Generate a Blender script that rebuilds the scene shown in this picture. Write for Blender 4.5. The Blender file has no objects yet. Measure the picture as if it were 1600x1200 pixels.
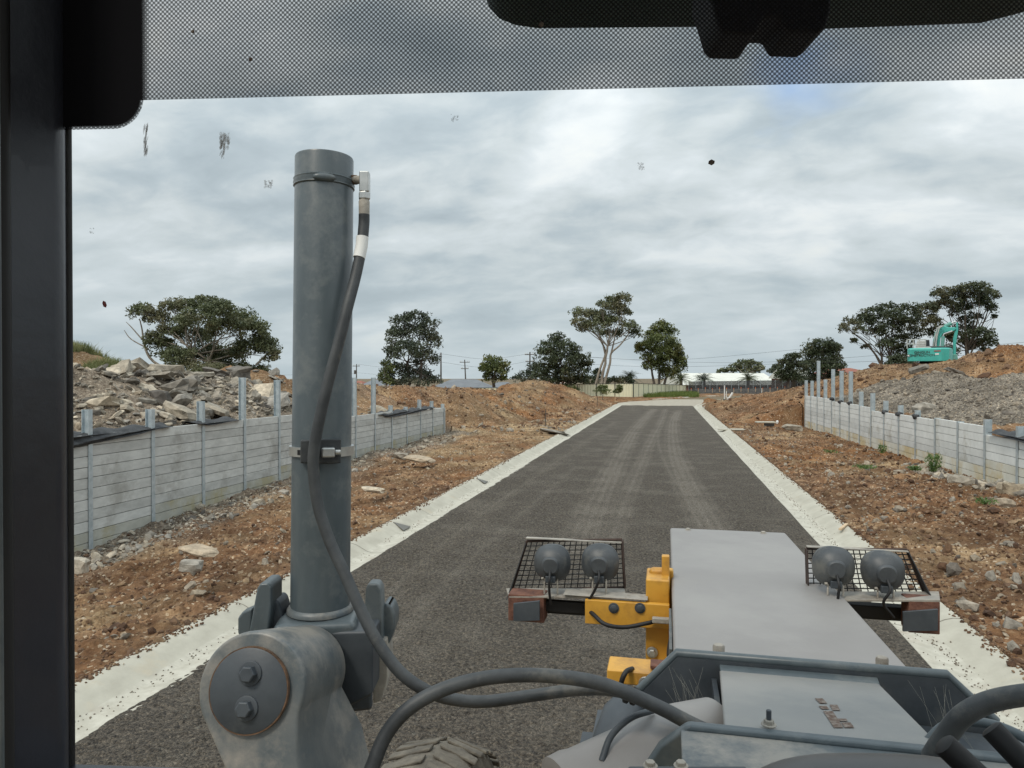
import bpy, bmesh, math, random
import numpy as np
from mathutils import Vector, Matrix
R = math.radians
S = bpy.context.scene
COL = S.collection
random.seed(7)

# ---------------------------------------------------------------- camera
F = 1110.0; H = 2.8
YAW = R(12.3); PIT = math.atan(10 / F)
cd = bpy.data.cameras.new('camera'); cam = bpy.data.objects.new('camera', cd); COL.objects.link(cam)
cam.location = (0, 0, H); cam.rotation_euler = (R(90) - PIT, 0, YAW)
cd.sensor_fit = 'HORIZONTAL'; cd.sensor_width = 36; cd.lens = 36 * F / 1600
cd.clip_start = 0.03; cd.clip_end = 6000
S.camera = cam

def CD(px, py, d):
    """point seen at photograph pixel px,py at distance d along the camera axis"""
    x = (px - 800) / F; z = (600 - py) / F
    fy = math.cos(PIT) + z * math.sin(PIT); fz = -math.sin(PIT) + z * math.cos(PIT)
    return Vector((x * math.cos(YAW) - fy * math.sin(YAW), x * math.sin(YAW) + fy * math.cos(YAW), fz)) * d + Vector((0, 0, H))
def CY(px, py, Y):
    p = CD(px, py, 1.0) - Vector((0, 0, H)); return p * (Y / p.y) + Vector((0, 0, H))
def CG(px, py, z=0.0):
    p = CD(px, py, 1.0) - Vector((0, 0, H)); return p * ((z - H) / p.z) + Vector((0, 0, H))

# ---------------------------------------------------------------- sky and sun
SUN_EL, SUN_AZ = R(52), R(205)      # azimuth clockwise from +Y
W = bpy.data.worlds.new('World'); S.world = W; W.use_nodes = True
nt = W.node_tree; nt.nodes.clear()
def N(t, **k):
    n = nt.nodes.new(t)
    for a, b in k.items(): setattr(n, a, b)
    return n
def L(a, b): nt.links.new(a, b)
def M(op, a, b=None, c=None):
    n = N('ShaderNodeMath', operation=op)
    for i, v in enumerate((a, b, c)):
        if v is None: continue
        if isinstance(v, (int, float)): n.inputs[i].default_value = v
        else: L(v, n.inputs[i])
    return n.outputs[0]
out = N('ShaderNodeOutputWorld'); bg = N('ShaderNodeBackground'); bg.inputs[1].default_value = 0.093
sky = N('ShaderNodeTexSky', sky_type='NISHITA'); sky.sun_disc = False
sky.sun_elevation = SUN_EL; sky.sun_rotation = SUN_AZ; sky.air_density = 1.0; sky.dust_density = 0.6; sky.ozone_density = 2.0
geo = N('ShaderNodeTexCoord'); sep = N('ShaderNodeSeparateXYZ'); L(geo.outputs['Generated'], sep.inputs[0])
zc = M('MAXIMUM', sep.outputs[2], 0.0)
den = M('ADD', zc, 0.30)
cx = M('DIVIDE', sep.outputs[0], den); cy = M('DIVIDE', sep.outputs[1], den)
cmb = N('ShaderNodeCombineXYZ'); L(cx, cmb.inputs[0]); L(cy, cmb.inputs[1])
def noise(vec, scale, det, rough, dist=0.0, off=(0, 0, 0), sc=(1, 1, 1)):
    mp = N('ShaderNodeMapping'); L(vec, mp.inputs[0]); mp.inputs['Location'].default_value = off; mp.inputs['Scale'].default_value = sc
    n = N('ShaderNodeTexNoise'); L(mp.outputs[0], n.inputs['Vector']); n.inputs['Scale'].default_value = scale
    n.inputs['Detail'].default_value = det; n.inputs['Roughness'].default_value = rough; n.inputs['Distortion'].default_value = dist
    return n.outputs[0]
n1 = noise(cmb.outputs[0], 1.9, 8, 0.48, 0.25, (3.1, 1.7, 0), (0.85, 1.25, 1))
n2 = noise(cmb.outputs[0], 6.5, 8, 0.55, 0.4, (7.7, 2.2, 0), (.9, 1.1, 1))
n3 = noise(cmb.outputs[0], 0.6, 3, 0.5, 0.0, (1.3, 5.2, 0))
v = M('ADD', M('MULTIPLY', n1, 0.50), M('ADD', M('MULTIPLY', n2, 0.16), M('MULTIPLY', n3, 0.34)))
rp = N('ShaderNodeValToRGB'); L(v, rp.inputs[0]); e = rp.color_ramp.elements
e[0].position = 0.40; e[0].color = (3.2, 3.8, 4.15, 1)
e[1].position = 0.455; e[1].color = (4.0, 4.65, 5.0, 1)
for p_, c_ in ((0.495, (5.0, 5.55, 5.75)), (0.53, (5.7, 6.25, 6.5)), (0.56, (6.6, 7.05, 7.2)), (0.62, (7.7, 7.9, 7.6))):
    q = e.new(p_); q.color = (*c_, 1)
# overcast sky: brighter towards the zenith, slightly paler and bluer just over the horizon
gl = M('ADD', 1.0, M('MULTIPLY', M('POWER', zc, 1.6), 1.6))
hz = N('ShaderNodeMapRange'); L(sep.outputs[2], hz.inputs[0]); hz.inputs[1].default_value = 0.0; hz.inputs[2].default_value = 0.22; hz.inputs[3].default_value = 0.7; hz.inputs[4].default_value = 0.0
mh = N('ShaderNodeMixRGB'); L(hz.outputs[0], mh.inputs[0]); L(rp.outputs[0], mh.inputs[1]); mh.inputs[2].default_value = (4.9, 5.75, 6.1, 1)
ms = N('ShaderNodeVectorMath', operation='SCALE'); L(mh.outputs[0], ms.inputs[0]); L(gl, ms.inputs[3])
# a few gaps of blue
gd = N('ShaderNodeVectorMath', operation='DISTANCE'); L(geo.outputs['Generated'], gd.inputs[0]); gd.inputs[1].default_value = tuple((CD(1235, 135, 1) - Vector((0, 0, H))).normalized())
gn = noise(cmb.outputs[0], 4.0, 5, 0.5, 0.1, (0.55, 3.6, 0))
gm = N('ShaderNodeMapRange'); L(M('ADD', gd.outputs['Value'], M('MULTIPLY', gn, 0.25)), gm.inputs[0]); gm.inputs[1].default_value = 0.10; gm.inputs[2].default_value = 0.21; gm.inputs[3].default_value = 0.35; gm.inputs[4].default_value = 1.0
mx = N('ShaderNodeMixRGB'); L(gm.outputs[0], mx.inputs[0]); sb_ = N('ShaderNodeVectorMath', operation='SCALE'); L(sky.outputs[0], sb_.inputs[0]); sb_.inputs[3].default_value = 1.9; L(sb_.outputs[0], mx.inputs[1]); L(ms.outputs[0], mx.inputs[2])
L(mx.outputs[0], bg.inputs[0]); L(bg.outputs[0], out.inputs[0])

sl = bpy.data.lights.new('sun', 'SUN'); sl.energy = 1.5; sl.angle = R(12); sl.color = (1, 0.91, 0.78)
so = bpy.data.objects.new('sun', sl); COL.objects.link(so)
sd = Vector((math.sin(SUN_AZ) * math.cos(SUN_EL), math.cos(SUN_AZ) * math.cos(SUN_EL), math.sin(SUN_EL)))
so.rotation_euler = sd.to_track_quat('Z', 'Y').to_euler(); so.location = (0, -5, 30)
S.view_settings.view_transform = 'Standard'; S.view_settings.look = 'None'; S.view_settings.gamma = 1; S.view_settings.exposure = 0.2
S.cycles.max_bounces = 6; S.cycles.transparent_max_bounces = 16

# ---------------------------------------------------------------- materials
def mat(name, c1, c2=None, scale=4, rough=0.6, bump=0.0, bscale=None, metal=0.0, c3=None, detail=6, lo=0.35, hi=0.65, trans=0.0, stretch=(1, 1, 1), speck=None, dist=0.02, c3pos=0.62, coat=0.0):
    m = bpy.data.materials.new(name); m.use_nodes = True; t = m.node_tree; t.nodes.clear()
    def n(ty, **k):
        o = t.nodes.new(ty)
        for a, b in k.items(): setattr(o, a, b)
        return o
    o = n('ShaderNodeOutputMaterial'); b = n('ShaderNodeBsdfPrincipled'); t.links.new(b.outputs[0], o.inputs[0])
    b.inputs['Roughness'].default_value = rough; b.inputs['Metallic'].default_value = metal; b.inputs['Coat Weight'].default_value = coat
    tc = n('ShaderNodeTexCoord'); mp = n('ShaderNodeMapping'); mp.inputs['Scale'].default_value = stretch; t.links.new(tc.outputs['Object'], mp.inputs[0])
    if c2 is None: b.inputs['Base Color'].default_value = (*c1, 1)
    else:
        nz = n('ShaderNodeTexNoise'); nz.inputs['Scale'].default_value = scale; nz.inputs['Detail'].default_value = detail; nz.inputs['Roughness'].default_value = 0.65
        t.links.new(mp.outputs[0], nz.inputs['Vector'])
        r = n('ShaderNodeValToRGB'); r.color_ramp.elements[0].position = lo; r.color_ramp.elements[0].color = (*c1, 1)
        r.color_ramp.elements[1].position = hi; r.color_ramp.elements[1].color = (*c2, 1)
        t.links.new(nz.outputs[0], r.inputs[0]); colr = r.outputs[0]
        if c3:
            n3_ = n('ShaderNodeTexNoise'); n3_.inputs['Scale'].default_value = scale * 0.37; n3_.inputs['Detail'].default_value = 8; n3_.inputs['Roughness'].default_value = 0.7
            t.links.new(tc.outputs['Object'], n3_.inputs['Vector'])
            mr = n('ShaderNodeMapRange'); mr.inputs[1].default_value = c3pos - 0.07; mr.inputs[2].default_value = c3pos + 0.05; t.links.new(n3_.outputs[0], mr.inputs[0])
            mm = n('ShaderNodeMixRGB'); t.links.new(mr.outputs[0], mm.inputs[0]); t.links.new(colr, mm.inputs[1]); mm.inputs[2].default_value = (*c3, 1); colr = mm.outputs[0]
        if speck:
            vo = n('ShaderNodeTexVoronoi'); vo.inputs['Scale'].default_value = speck[0]; t.links.new(tc.outputs['Object'], vo.inputs['Vector'])
            sp = n('ShaderNodeSeparateColor'); t.links.new(vo.outputs['Color'], sp.inputs[0])
            mr = n('ShaderNodeMapRange'); mr.inputs[1].default_value = speck[2]; mr.inputs[2].default_value = speck[2] + 0.02; t.links.new(sp.outputs[0], mr.inputs[0])
            mm = n('ShaderNodeMixRGB'); t.links.new(mr.outputs[0], mm.inputs[0]); t.links.new(colr, mm.inputs[1]); mm.inputs[2].default_value = (*speck[1], 1); colr = mm.outputs[0]
        t.links.new(colr, b.inputs['Base Color'])
    if bump:
        nb = n('ShaderNodeTexNoise'); nb.inputs['Scale'].default_value = bscale or scale * 4; nb.inputs['Detail'].default_value = 6; nb.inputs['Roughness'].default_value = 0.6
        t.links.new(mp.outputs[0], nb.inputs['Vector'])
        bu = n('ShaderNodeBump'); bu.inputs['Strength'].default_value = bump; bu.inputs['Distance'].default_value = dist
        t.links.new(nb.outputs[0], bu.inputs['Height']); t.links.new(bu.outputs[0], b.inputs['Normal'])
    if trans:
        tr = n('ShaderNodeBsdfTranslucent'); mxs = n('ShaderNodeMixShader'); mxs.inputs[0].default_value = trans
        if c2 is not None: t.links.new(colr, tr.inputs[0])
        else: tr.inputs[0].default_value = (*c1, 1)
        t.links.new(b.outputs[0], mxs.inputs[1]); t.links.new(tr.outputs[0], mxs.inputs[2]); t.links.new(mxs.outputs[0], o.inputs[0])
    m['bsdf'] = b.name
    return m

# ---------------------------------------------------------------- mesh helpers
def wloc(o):
    v_ = Vector((0, 0, 0))
    while o is not None: v_ += o.location; o = o.parent
    return v_
class MB:
    def __init__(s): s.v = []; s.f = []
    def add(s, vs, fs):
        k = len(s.v); s.v += [tuple(p) for p in vs]; s.f += [tuple(k + i for i in f) for f in fs]; return s
    def box(s, c, d, rz=0.0, rot=None):
        c = Vector(c); m_ = rot or Matrix.Rotation(rz, 3, 'Z')
        vs = [c + m_ @ Vector((x * d[0] / 2, y * d[1] / 2, z * d[2] / 2)) for x in (-1, 1) for y in (-1, 1) for z in (-1, 1)]
        return s.add(vs, [(0, 1, 3, 2), (4, 6, 7, 5), (0, 4, 5, 1), (2, 3, 7, 6), (0, 2, 6, 4), (1, 5, 7, 3)])
    def tube(s, pts, rad, n=10, caps=True):
        pts = [Vector(p) for p in pts]
        if isinstance(rad, (int, float)): rad = [rad] * len(pts)
        k0 = len(s.v); up = None
        for i, p in enumerate(pts):
            t = (pts[min(i + 1, len(pts) - 1)] - pts[max(i - 1, 0)]).normalized()
            if up is None: up = t.orthogonal().normalized()
            else: up = (up - t * up.dot(t)).normalized()
            b = t.cross(up)
            for j in range(n):
                a = 2 * math.pi * j / n
                s.v.append(tuple(p + (up * math.cos(a) + b * math.sin(a)) * rad[i]))
        for i in range(len(pts) - 1):
            for j in range(n):
                a = k0 + i * n + j; b_ = k0 + i * n + (j + 1) % n
                s.f.append((a, b_, b_ + n, a + n))
        if caps:
            s.f.append(tuple(k0 + j for j in reversed(range(n)))); s.f.append(tuple(k0 + (len(pts) - 1) * n + j for j in range(n)))
        return s
    def lathe(s, o, axis, prof, n=28, sq=1.0):
        """prof: (distance along axis, radius); sq > 1 squares the outline off a little"""
        o = Vector(o); ax = Vector(axis).normalized(); u = ax.cross(Vector((0, 0, 1)))
        if u.length < 0.01: u = Vector((1, 0, 0))
        u.normalize(); w = u.cross(ax); k0 = len(s.v)
        for h, r in prof:
            for j in range(n):
                a = 2 * math.pi * j / n; ca, sa = math.cos(a), math.sin(a)
                q = 1 / (abs(ca) ** (2 * sq) + abs(sa) ** (2 * sq)) ** (1 / (2 * sq))
                s.v.append(tuple(o + ax * h + (u * ca + w * sa) * r * q))
        for i in range(len(prof) - 1):
            for j in range(n):
                a = k0 + i * n + j; b = k0 + i * n + (j + 1) % n
                s.f.append((a, b, b + n, a + n))
        s.f.append(tuple(k0 + j for j in reversed(range(n)))); s.f.append(tuple(k0 + (len(prof) - 1) * n + j for j in range(n)))
        return s
    def prism(s, pts, vec):
        """closed outline swept along vec (a Vector, or a list with one vector per point)"""
        n = len(pts); pts = [Vector(p) for p in pts]
        b = [p + (vec[i] if isinstance(vec, list) else Vector(vec)) for i, p in enumerate(pts)]
        return s.add(pts + b, [tuple(range(n)), tuple(n + i for i in reversed(range(n)))] + [(i, i + n, (i + 1) % n + n, (i + 1) % n) for i in range(n)])
    def build(s, name, m, parent=None, smooth=None, bevel=0.0, seg=2, loc=None):
        o_ = Vector(loc) if loc is not None else wloc(parent)
        me = bpy.data.meshes.new(name)
        me.from_pydata([tuple(Vector(p) - o_) for p in s.v], [], s.f)
        b_ = bmesh.new(); b_.from_mesh(me); bmesh.ops.recalc_face_normals(b_, faces=b_.faces); b_.to_mesh(me); b_.free()
        me.materials.append(m)
        ob = bpy.data.objects.new(name, me); COL.objects.link(ob)
        if parent is not None: ob.parent = parent
        elif loc is not None: ob.location = loc
        if smooth is not None:
            me.shade_smooth(); me.set_sharp_from_angle(angle=R(smooth))
        if bevel:
            md = ob.modifiers.new('bevel', 'BEVEL'); md.width = bevel; md.segments = seg; md.limit_method = 'ANGLE'; md.angle_limit = R(35)
            if smooth is None: me.shade_smooth(); md.harden_normals = True
        return ob
def bigmesh(name, V, Fc, m, parent=None, smooth=False, attrs=None, loc=(0, 0, 0)):
    """numpy arrays straight into a mesh; faces all of one size"""
    me = bpy.data.meshes.new(name); V = np.asarray(V, np.float32) - np.asarray(loc, np.float32); Fc = np.asarray(Fc, np.int32); k = Fc.shape[1]
    me.vertices.add(len(V)); me.vertices.foreach_set('co', V.ravel())
    me.loops.add(Fc.size); me.loops.foreach_set('vertex_index', Fc.ravel())
    me.polygons.add(len(Fc)); me.polygons.foreach_set('loop_start', np.arange(len(Fc), dtype=np.int32) * k)
    me.update(calc_edges=True); me.validate()
    for an, av in (attrs or {}).items():
        a = me.attributes.new(an, 'FLOAT', 'POINT'); a.data.foreach_set('value', np.asarray(av, np.float32))
    me.polygons.foreach_set('use_smooth', np.full(len(me.polygons), smooth))
    me.materials.append(m)
    ob = bpy.data.objects.new(name, me); COL.objects.link(ob)
    if parent is not None: ob.parent = parent
    else: ob.location = loc
    return ob
def tag(o, label=None, cat=None, group=None, kind=None):
    if label: o['label'] = label
    if cat: o['category'] = cat
    if group: o['group'] = group
    if kind: o['kind'] = kind
    return o
def empty(name, loc, label, cat, group=None):
    o = bpy.data.objects.new(name, None); o.empty_display_size = 0.2; COL.objects.link(o); o.location = loc
    return tag(o, label, cat, group)
def copy_tree(o, parent=None):
    c = o.copy(); COL.objects.link(c); c.parent = parent
    for ch in list(o.children): copy_tree(ch, c)
    return c
def smoothpath(pts, k=6):
    pts = [Vector(p) for p in pts]; P = [2 * pts[0] - pts[1]] + pts + [2 * pts[-1] - pts[-2]]; o = []
    for i in range(1, len(P) - 2):
        for j in range(k):
            t = j / k; a, b, c, d = P[i - 1], P[i], P[i + 1], P[i + 2]
            o.append(0.5 * ((2 * b) + (c - a) * t + (2 * a - 5 * b + 4 * c - d) * t * t + (3 * b - a - 3 * c + d) * t ** 3))
    return o + [pts[-1]]

# ---------------------------------------------------------------- numpy noise
def _h(ix, iy, s):
    n = (ix.astype(np.int64) * 374761393 + iy.astype(np.int64) * 668265263 + s * 974634777) & 0xffffffff
    n = ((n ^ (n >> 13)) * 1274126177) & 0xffffffff
    return ((n ^ (n >> 16)) & 0xffff) / 65535.0
def vn(x, y, s=0):
    ix = np.floor(x); iy = np.floor(y); fx = x - ix; fy = y - iy; ux = fx * fx * (3 - 2 * fx); uy = fy * fy * (3 - 2 * fy)
    return (_h(ix, iy, s) * (1 - ux) + _h(ix + 1, iy, s) * ux) * (1 - uy) + (_h(ix, iy + 1, s) * (1 - ux) + _h(ix + 1, iy + 1, s) * ux) * uy
def fbm(x, y, f, o=4, s=0, g=0.5):
    r = 0; a = 1; t = 0
    for i in range(o):
        r = r + a * vn(x * f + 13.7 * i, y * f + 7.1 * i, s + i); t += a; a *= g; f *= 2.03
    return r / t - 0.5
def billow(x, y, f, o=3, s=0):
    r = 0; a = 1; t = 0
    for i in range(o):
        r = r + a * np.abs(vn(x * f + 5.3 * i, y * f + 9.9 * i, s + i) - 0.5) * 2; t += a; a *= 0.55; f *= 2.1
    return r / t
def cells(x, y, f, s=0):
    """rounded lumps: 1 at the middle of a cell falling to 0 at its border; each cell has a height of its own"""
    X = x * f; Y = y * f; ix = np.floor(X); iy = np.floor(Y); best = np.full(np.shape(X), 9.0); hh = np.zeros(np.shape(X))
    for dx in (-1, 0, 1):
        for dy in (-1, 0, 1):
            cx_ = ix + dx; cy_ = iy + dy
            d = (cx_ + _h(cx_, cy_, s) - X) ** 2 + (cy_ + _h(cx_, cy_, s + 1) - Y) ** 2
            k = d < best; best = np.where(k, d, best); hh = np.where(k, _h(cx_, cy_, s + 2), hh)
    return np.clip(1 - best * 1.6, 0, 1) * hh

KL, KR = -5.05, 3.22            # backs of the two kerbs
WL, WR = -11.1, 8.03            # faces of the two retaining walls
cones = []                      # spoil heaps: x, y, top z, slope, flat radius, grey
def cone(px, py, d, slope, r0=0.3, grey=0.0, sx=1.0):
    p = CD(px, py, d); cones.append((p.x, p.y, p.z, slope, r0, grey, sx))
# left of the road, beyond the wall
for a in ((572, 603, 42, .5, 1.0), (610, 605, 43, .5, 1.2), (650, 606, 45, .5, 1.4), (690, 609, 47, .45, 1.5), (730, 608, 50, .45, 1.4), (715, 615, 43, .6, .4), (738, 628, 46, .5, .5), (755, 622, 50, .45, .8),
          (808, 602, 66, .42, 1.0), (835, 595, 68, .45, .9), (862, 602, 68, .42, .9), (790, 612, 60, .4, 1.0), (880, 618, 70, .3, .8), (915, 622, 75, .25, .8), (600, 606, 55, .4, 3), (690, 609, 60, .4, 3)): cone(*a)
# left fill behind the wall
for a in ((130, 585, 19, .45, .8, .8), (175, 590, 21, .42, 1.2, .8), (235, 591, 22, .4, 1.2, .9), (290, 594, 23, .42, 1.0, .9), (330, 593, 25, .45, 1.0, .6),
          (362, 572, 28, .75, .25, .0), (385, 582, 28, .6, .5, 0), (410, 588, 31, .6, .5, 0), (345, 589, 30, .6, .5, 0), (440, 597, 33, .5, 1, 0), (490, 600, 35, .5, 1, 0), (540, 602, 37, .5, 1, 0.2),
          (105, 552, 31, .42, .6, 0), (150, 572, 30, .4, .6, 0)): cone(*a)
# right fill behind the wall
for a in ((1448, 572, 46, .35, 2.6, 0), (1400, 576, 49, .3, 1.5, 0), (1350, 592, 52, .25, 1.5, 0), (1500, 566, 45, .35, 1.4, 0), (1545, 552, 43, .5, .8, 0), (1574, 541, 42, .55, .5, 0), (1600, 552, 41, .5, .8, 0), (1660, 560, 40, .5, 1, 0),
          (1468, 585, 32, .42, .5, 1), (1430, 594, 34, .36, .6, 1), (1500, 592, 30, .36, .5, 1), (1395, 606, 36, .3, .5, .9), (1565, 594, 27, .4, .6, 1), (1610, 588, 25, .45, .6, 1), (1680, 590, 22, .4, .8, 1),
          (1330, 604, 56, .2, 1.5, 0)): cone(*a)
# soil ridge right of the road beyond the wall's end
for a in ((1215, 614, 57, .28, .8), (1245, 611, 56, .3, 1.2), (1185, 618, 58, .22, .8), (1105, 622, 76, .3, .3)): cone(*a)
CN = np.array(cones)
# edges of the pale road that bends away to the right past the black stretch
BY = [70, 74, 78, 84, 90.7, 98, 105, 112, 118, 130]
BL = [-4.7, -4.9, -5.4, -4.3, -.8, 2.2, 5.0, 9.0, 14, 30]
BR = [3.1, 3.3, 3.8, 5.0, 6.8, 9.2, 12.6, 18.5, 26, 60]
WLB = ([9, 11.9, 13.6, 18.8, 27.5, 35], [-.75, -.6, -.44, -.31, -.15, -.05])
WRB = ([15, 18.8, 20.5, 27, 45], [.35, .25, .05, 0, -.2])
def ground(x, y, fine=True):
    """height of the earth at x, y, and how grey it is there"""
    x = np.asarray(x, float); y = np.asarray(y, float)
    tl = np.clip((KL - x) / (KL - WL), 0, 1); zl = 0.10 + (np.interp(y, *WLB) - 0.10) * tl
    tr = np.clip((x - KR) / (WR - KR), 0, 1); zr = 0.10 + (np.interp(y, *WRB) - 0.10) * tr
    far = np.clip((y - 70) / 20, 0, 1)
    b = np.where(x < 0, zl * (1 - far) + .05 * far, zr * (1 - far) + .05 * far)
    # filled platforms behind the walls
    e1 = np.clip((WL - .12 - x) / .25, 0, 1) * np.clip((37.5 - y) / 3, 0, 1)
    e2 = np.clip((x - WR - .12) / .25, 0, 1) * np.clip((48 - y) / 3, 0, 1)
    pl = np.interp(y, [10, 22, 27, 35], [1.5, 1.5, 1.2, 1.1]) + np.clip((WL - x - 1) * .12, 0, .8)
    pr = np.interp(y, [18, 20, 30, 45], [1.15, 1.38, 1.4, 1.5]) + np.clip((x - WR - 1) * .12, 0, 1.2)
    b = np.maximum(b, b + (pl - b) * e1); b = np.maximum(b, b + (pr - b) * e2)
    g = np.zeros(b.shape); wob = fbm(x, y, .6, 3, 5) * 1.0
    for X, Y, Z, sl_, r0, gr, sx in CN:
        d = np.sqrt((x - X) ** 2 + (y - Y) ** 2 + .05)
        lim = 1.0
        z = Z - np.maximum(d - r0 + wob, 0) * sl_
        # heaps behind a wall stop at the wall
        if X < WL: z = np.where((x > WL - .1) & (y < 36), -9, z)
        if X > WR: z = np.where((x < WR + .1) & (y < 46), -9, z)
        k = z > b; b = np.where(k, z, b); g = np.where(k, gr, g)
    off = ((x > KL - .02) & (x < KR + .02) & (y < 71)) | ((y >= 71) & (x > np.interp(y, BY, BL)) & (x < np.interp(y, BY, BR)))
    g = np.where((x > WL - .1) & (x < WL + 2.4) & (y < 36), np.clip(1.15 - (x - WL) / 2.0 - fbm(x, y, .8, 3, 9) * 1.5, 0, 1) * .8, g)
    return b, g, off
def rough_(x, y, amp=1.0):
    r = fbm(x, y, .35, 3, 21) * .22 + fbm(x, y, 1.6, 3, 31) * .20 + (cells(x, y, 2.6, 3) - .3) * .09 + cells(x, y, 7, 8) * .06 + cells(x + 3, y, 19, 18) * .022 + fbm(x, y, 9, 2, 4) * .03
    return r * amp
def gz(x, y): return float(ground(np.array([x]), np.array([y]))[0][0])

# ---------------------------------------------------------------- earth materials
def soil_mat(name):
    m = bpy.data.materials.new(name); m.use_nodes = True; t = m.node_tree; t.nodes.clear()
    n = lambda ty: t.nodes.new(ty); lk = t.links.new
    o = n('ShaderNodeOutputMaterial'); b = n('ShaderNodeBsdfPrincipled'); lk(b.outputs[0], o.inputs[0]); b.inputs['Roughness'].default_value = .95; b.inputs['Specular IOR Level'].default_value = .2
    tc = n('ShaderNodeTexCoord')
    def nz(sc, det, ro=.6):
        a = n('ShaderNodeTexNoise'); a.inputs['Scale'].default_value = sc; a.inputs['Detail'].default_value = det; a.inputs['Roughness'].default_value = ro; lk(tc.outputs['Object'], a.inputs['Vector']); return a.outputs[0]
    def ramp(f, st):
        r = n('ShaderNodeValToRGB'); lk(f, r.inputs[0]); e_ = r.color_ramp.elements
        e_[0].position = st[0][0]; e_[0].color = (*st[0][1], 1); e_[1].position = st[-1][0]; e_[1].color = (*st[-1][1], 1)
        for p, c in st[1:-1]: q = e_.new(p); q.color = (*c, 1)
        return r.outputs[0]
    def mix(f, a, b_):
        x = n('ShaderNodeMixRGB'); lk(f, x.inputs[0]) if not isinstance(f, float) else setattr(x.inputs[0], 'default_value', f)
        lk(a, x.inputs[1]); lk(b_, x.inputs[2]); return x.outputs[0]
    def mr(f, a, b_, c=0., d=1.):
        x = n('ShaderNodeMapRange'); lk(f, x.inputs[0]); x.inputs[1].default_value = a; x.inputs[2].default_value = b_; x.inputs[3].default_value = c; x.inputs[4].default_value = d; return x.outputs[0]
    brown = ramp(nz(5, 8, .7), [(.3, (.062, .031, .016)), (.45, (.145, .078, .041)), (.57, (.225, .132, .072)), (.72, (.40, .27, .155))])
    red = ramp(nz(7, 8, .7), [(.3, (.085, .036, .016)), (.5, (.20, .092, .036)), (.7, (.34, .19, .09))])
    tan = ramp(nz(9, 8, .7), [(.3, (.14, .092, .05)), (.48, (.29, .20, .11)), (.7, (.50, .38, .24))])
    grey = ramp(nz(14, 8, .75), [(.3, (.065, .055, .045)), (.5, (.18, .155, .125)), (.68, (.42, .37, .30))])
    at = n('ShaderNodeAttribute'); at.attribute_name = 'grey'; a2 = n('ShaderNodeAttribute'); a2.attribute_name = 'tan'; a3 = n('ShaderNodeAttribute'); a3.attribute_name = 'red'
    c = mix(a3.outputs['Fac'], brown, red); c = mix(a2.outputs['Fac'], c, tan)
    c = mix(at.outputs['Fac'], c, grey)
    vo = n('ShaderNodeTexVoronoi'); vo.inputs['Scale'].default_value = 26; lk(tc.outputs['Object'], vo.inputs['Vector'])
    sc_ = n('ShaderNodeSeparateColor'); lk(vo.outputs['Color'], sc_.inputs[0])
    pale = ramp(sc_.outputs[1], [(0, (.45, .34, .22)), (1, (.56, .47, .36))])
    c = mix(mr(sc_.outputs[0], .93, .95, 0, .75), c, pale)
    pt = mr(nz(.9, 6, .6), .40, .62, .72, 1.32); vm = n('ShaderNodeVectorMath'); vm.operation = 'SCALE'; lk(c, vm.inputs[0]); lk(pt, vm.inputs[3]); c = vm.outputs[0]   # damp and dry patches
    lk(c, b.inputs['Base Color'])
    h1 = n('ShaderNodeMath'); h1.operation = 'ADD'; lk(nz(34, 8, .75), h1.inputs[0]); lk(vo.outputs['Distance'], h1.inputs[1])
    bu = n('ShaderNodeBump'); bu.inputs['Strength'].default_value = 1.0; bu.inputs['Distance'].default_value = .03; lk(h1.outputs[0], bu.inputs['Height']); lk(bu.outputs[0], b.inputs['Normal'])
    return m
SOIL = soil_mat('excavated_soil')
def zones(x, y, g):
    # tan clay on the left verge, far end most; redder on the heaps
    t = np.where(x < 0, np.clip((y - 14) / 25, 0, .6) * np.clip((60 - y) / 22, .15, 1) + .05, 0.06) + fbm(x, y, .7, 4, 77) * 2.2
    t = np.where((x < WL) , .25 + fbm(x, y, .5, 3, 70) * 1.2, t); t = np.where(x > WR, .2 + fbm(x, y, .4, 3, 71), t)
    r = np.clip(.2 + fbm(x, y, .25, 3, 55) * 2.5 + np.where(y > 36, .35, 0), 0, 1)
    return np.clip(t, 0, 1), r
def earth(name, x0, x1, nx, y0, y1, ratio=None, ny=None, amp=1.0, label=None, kind='structure', xs=None):
    X = np.linspace(x0, x1, nx) if xs is None else xs
    if ratio: ny = int(math.log(y1 / y0) / math.log(ratio)); Y = y0 * ratio ** np.arange(ny + 1)
    else: Y = np.linspace(y0, y1, ny)
    gx, gy = np.meshgrid(X, Y); b, g, off = ground(gx, gy)
    # keep the surface low next to kerbs and flat on the wall line
    a = amp * np.clip(np.minimum(np.abs(gx - KL), np.abs(gx - KR)) / .5, .12, 1)
    z = b + rough_(gx, gy) * a
    z = np.where(off, -.35, z)
    t, r = zones(gx, gy, g); nr, nc = gx.shape
    i = np.arange(nr * nc).reshape(nr, nc); q = np.stack([i[:-1, :-1], i[:-1, 1:], i[1:, 1:], i[1:, :-1]], -1).reshape(-1, 4)
    o = bigmesh(name, np.stack([gx, gy, z], -1).reshape(-1, 3), q, SOIL, smooth=True, attrs={'grey': g.ravel(), 'tan': t.ravel(), 'red': r.ravel()})
    tag(o, label, None, None, kind); return o
earth('dirt_verge', WL - .02, KL + .04, 230, 4.0, 37, ratio=1.0038)
earth('dirt_verge', KR - .04, WR + .02, 190, 4.0, 47, ratio=1.0042)
earth('dirt_fill', -34, WL - .06, 210, 7, 37, ny=330)
earth('dirt_fill', WR + .06, 30, 230, 14, 47, ny=330)
earth('spoil_ground', -34, KL + .04, 300, 37, 92, ny=380)
earth('spoil_ground', KR - .04, 34, 280, 47, 92, ny=300)
earth('spoil_ground', KL + .04, KR - .04, 60, 71, 92, ny=120)
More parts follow.
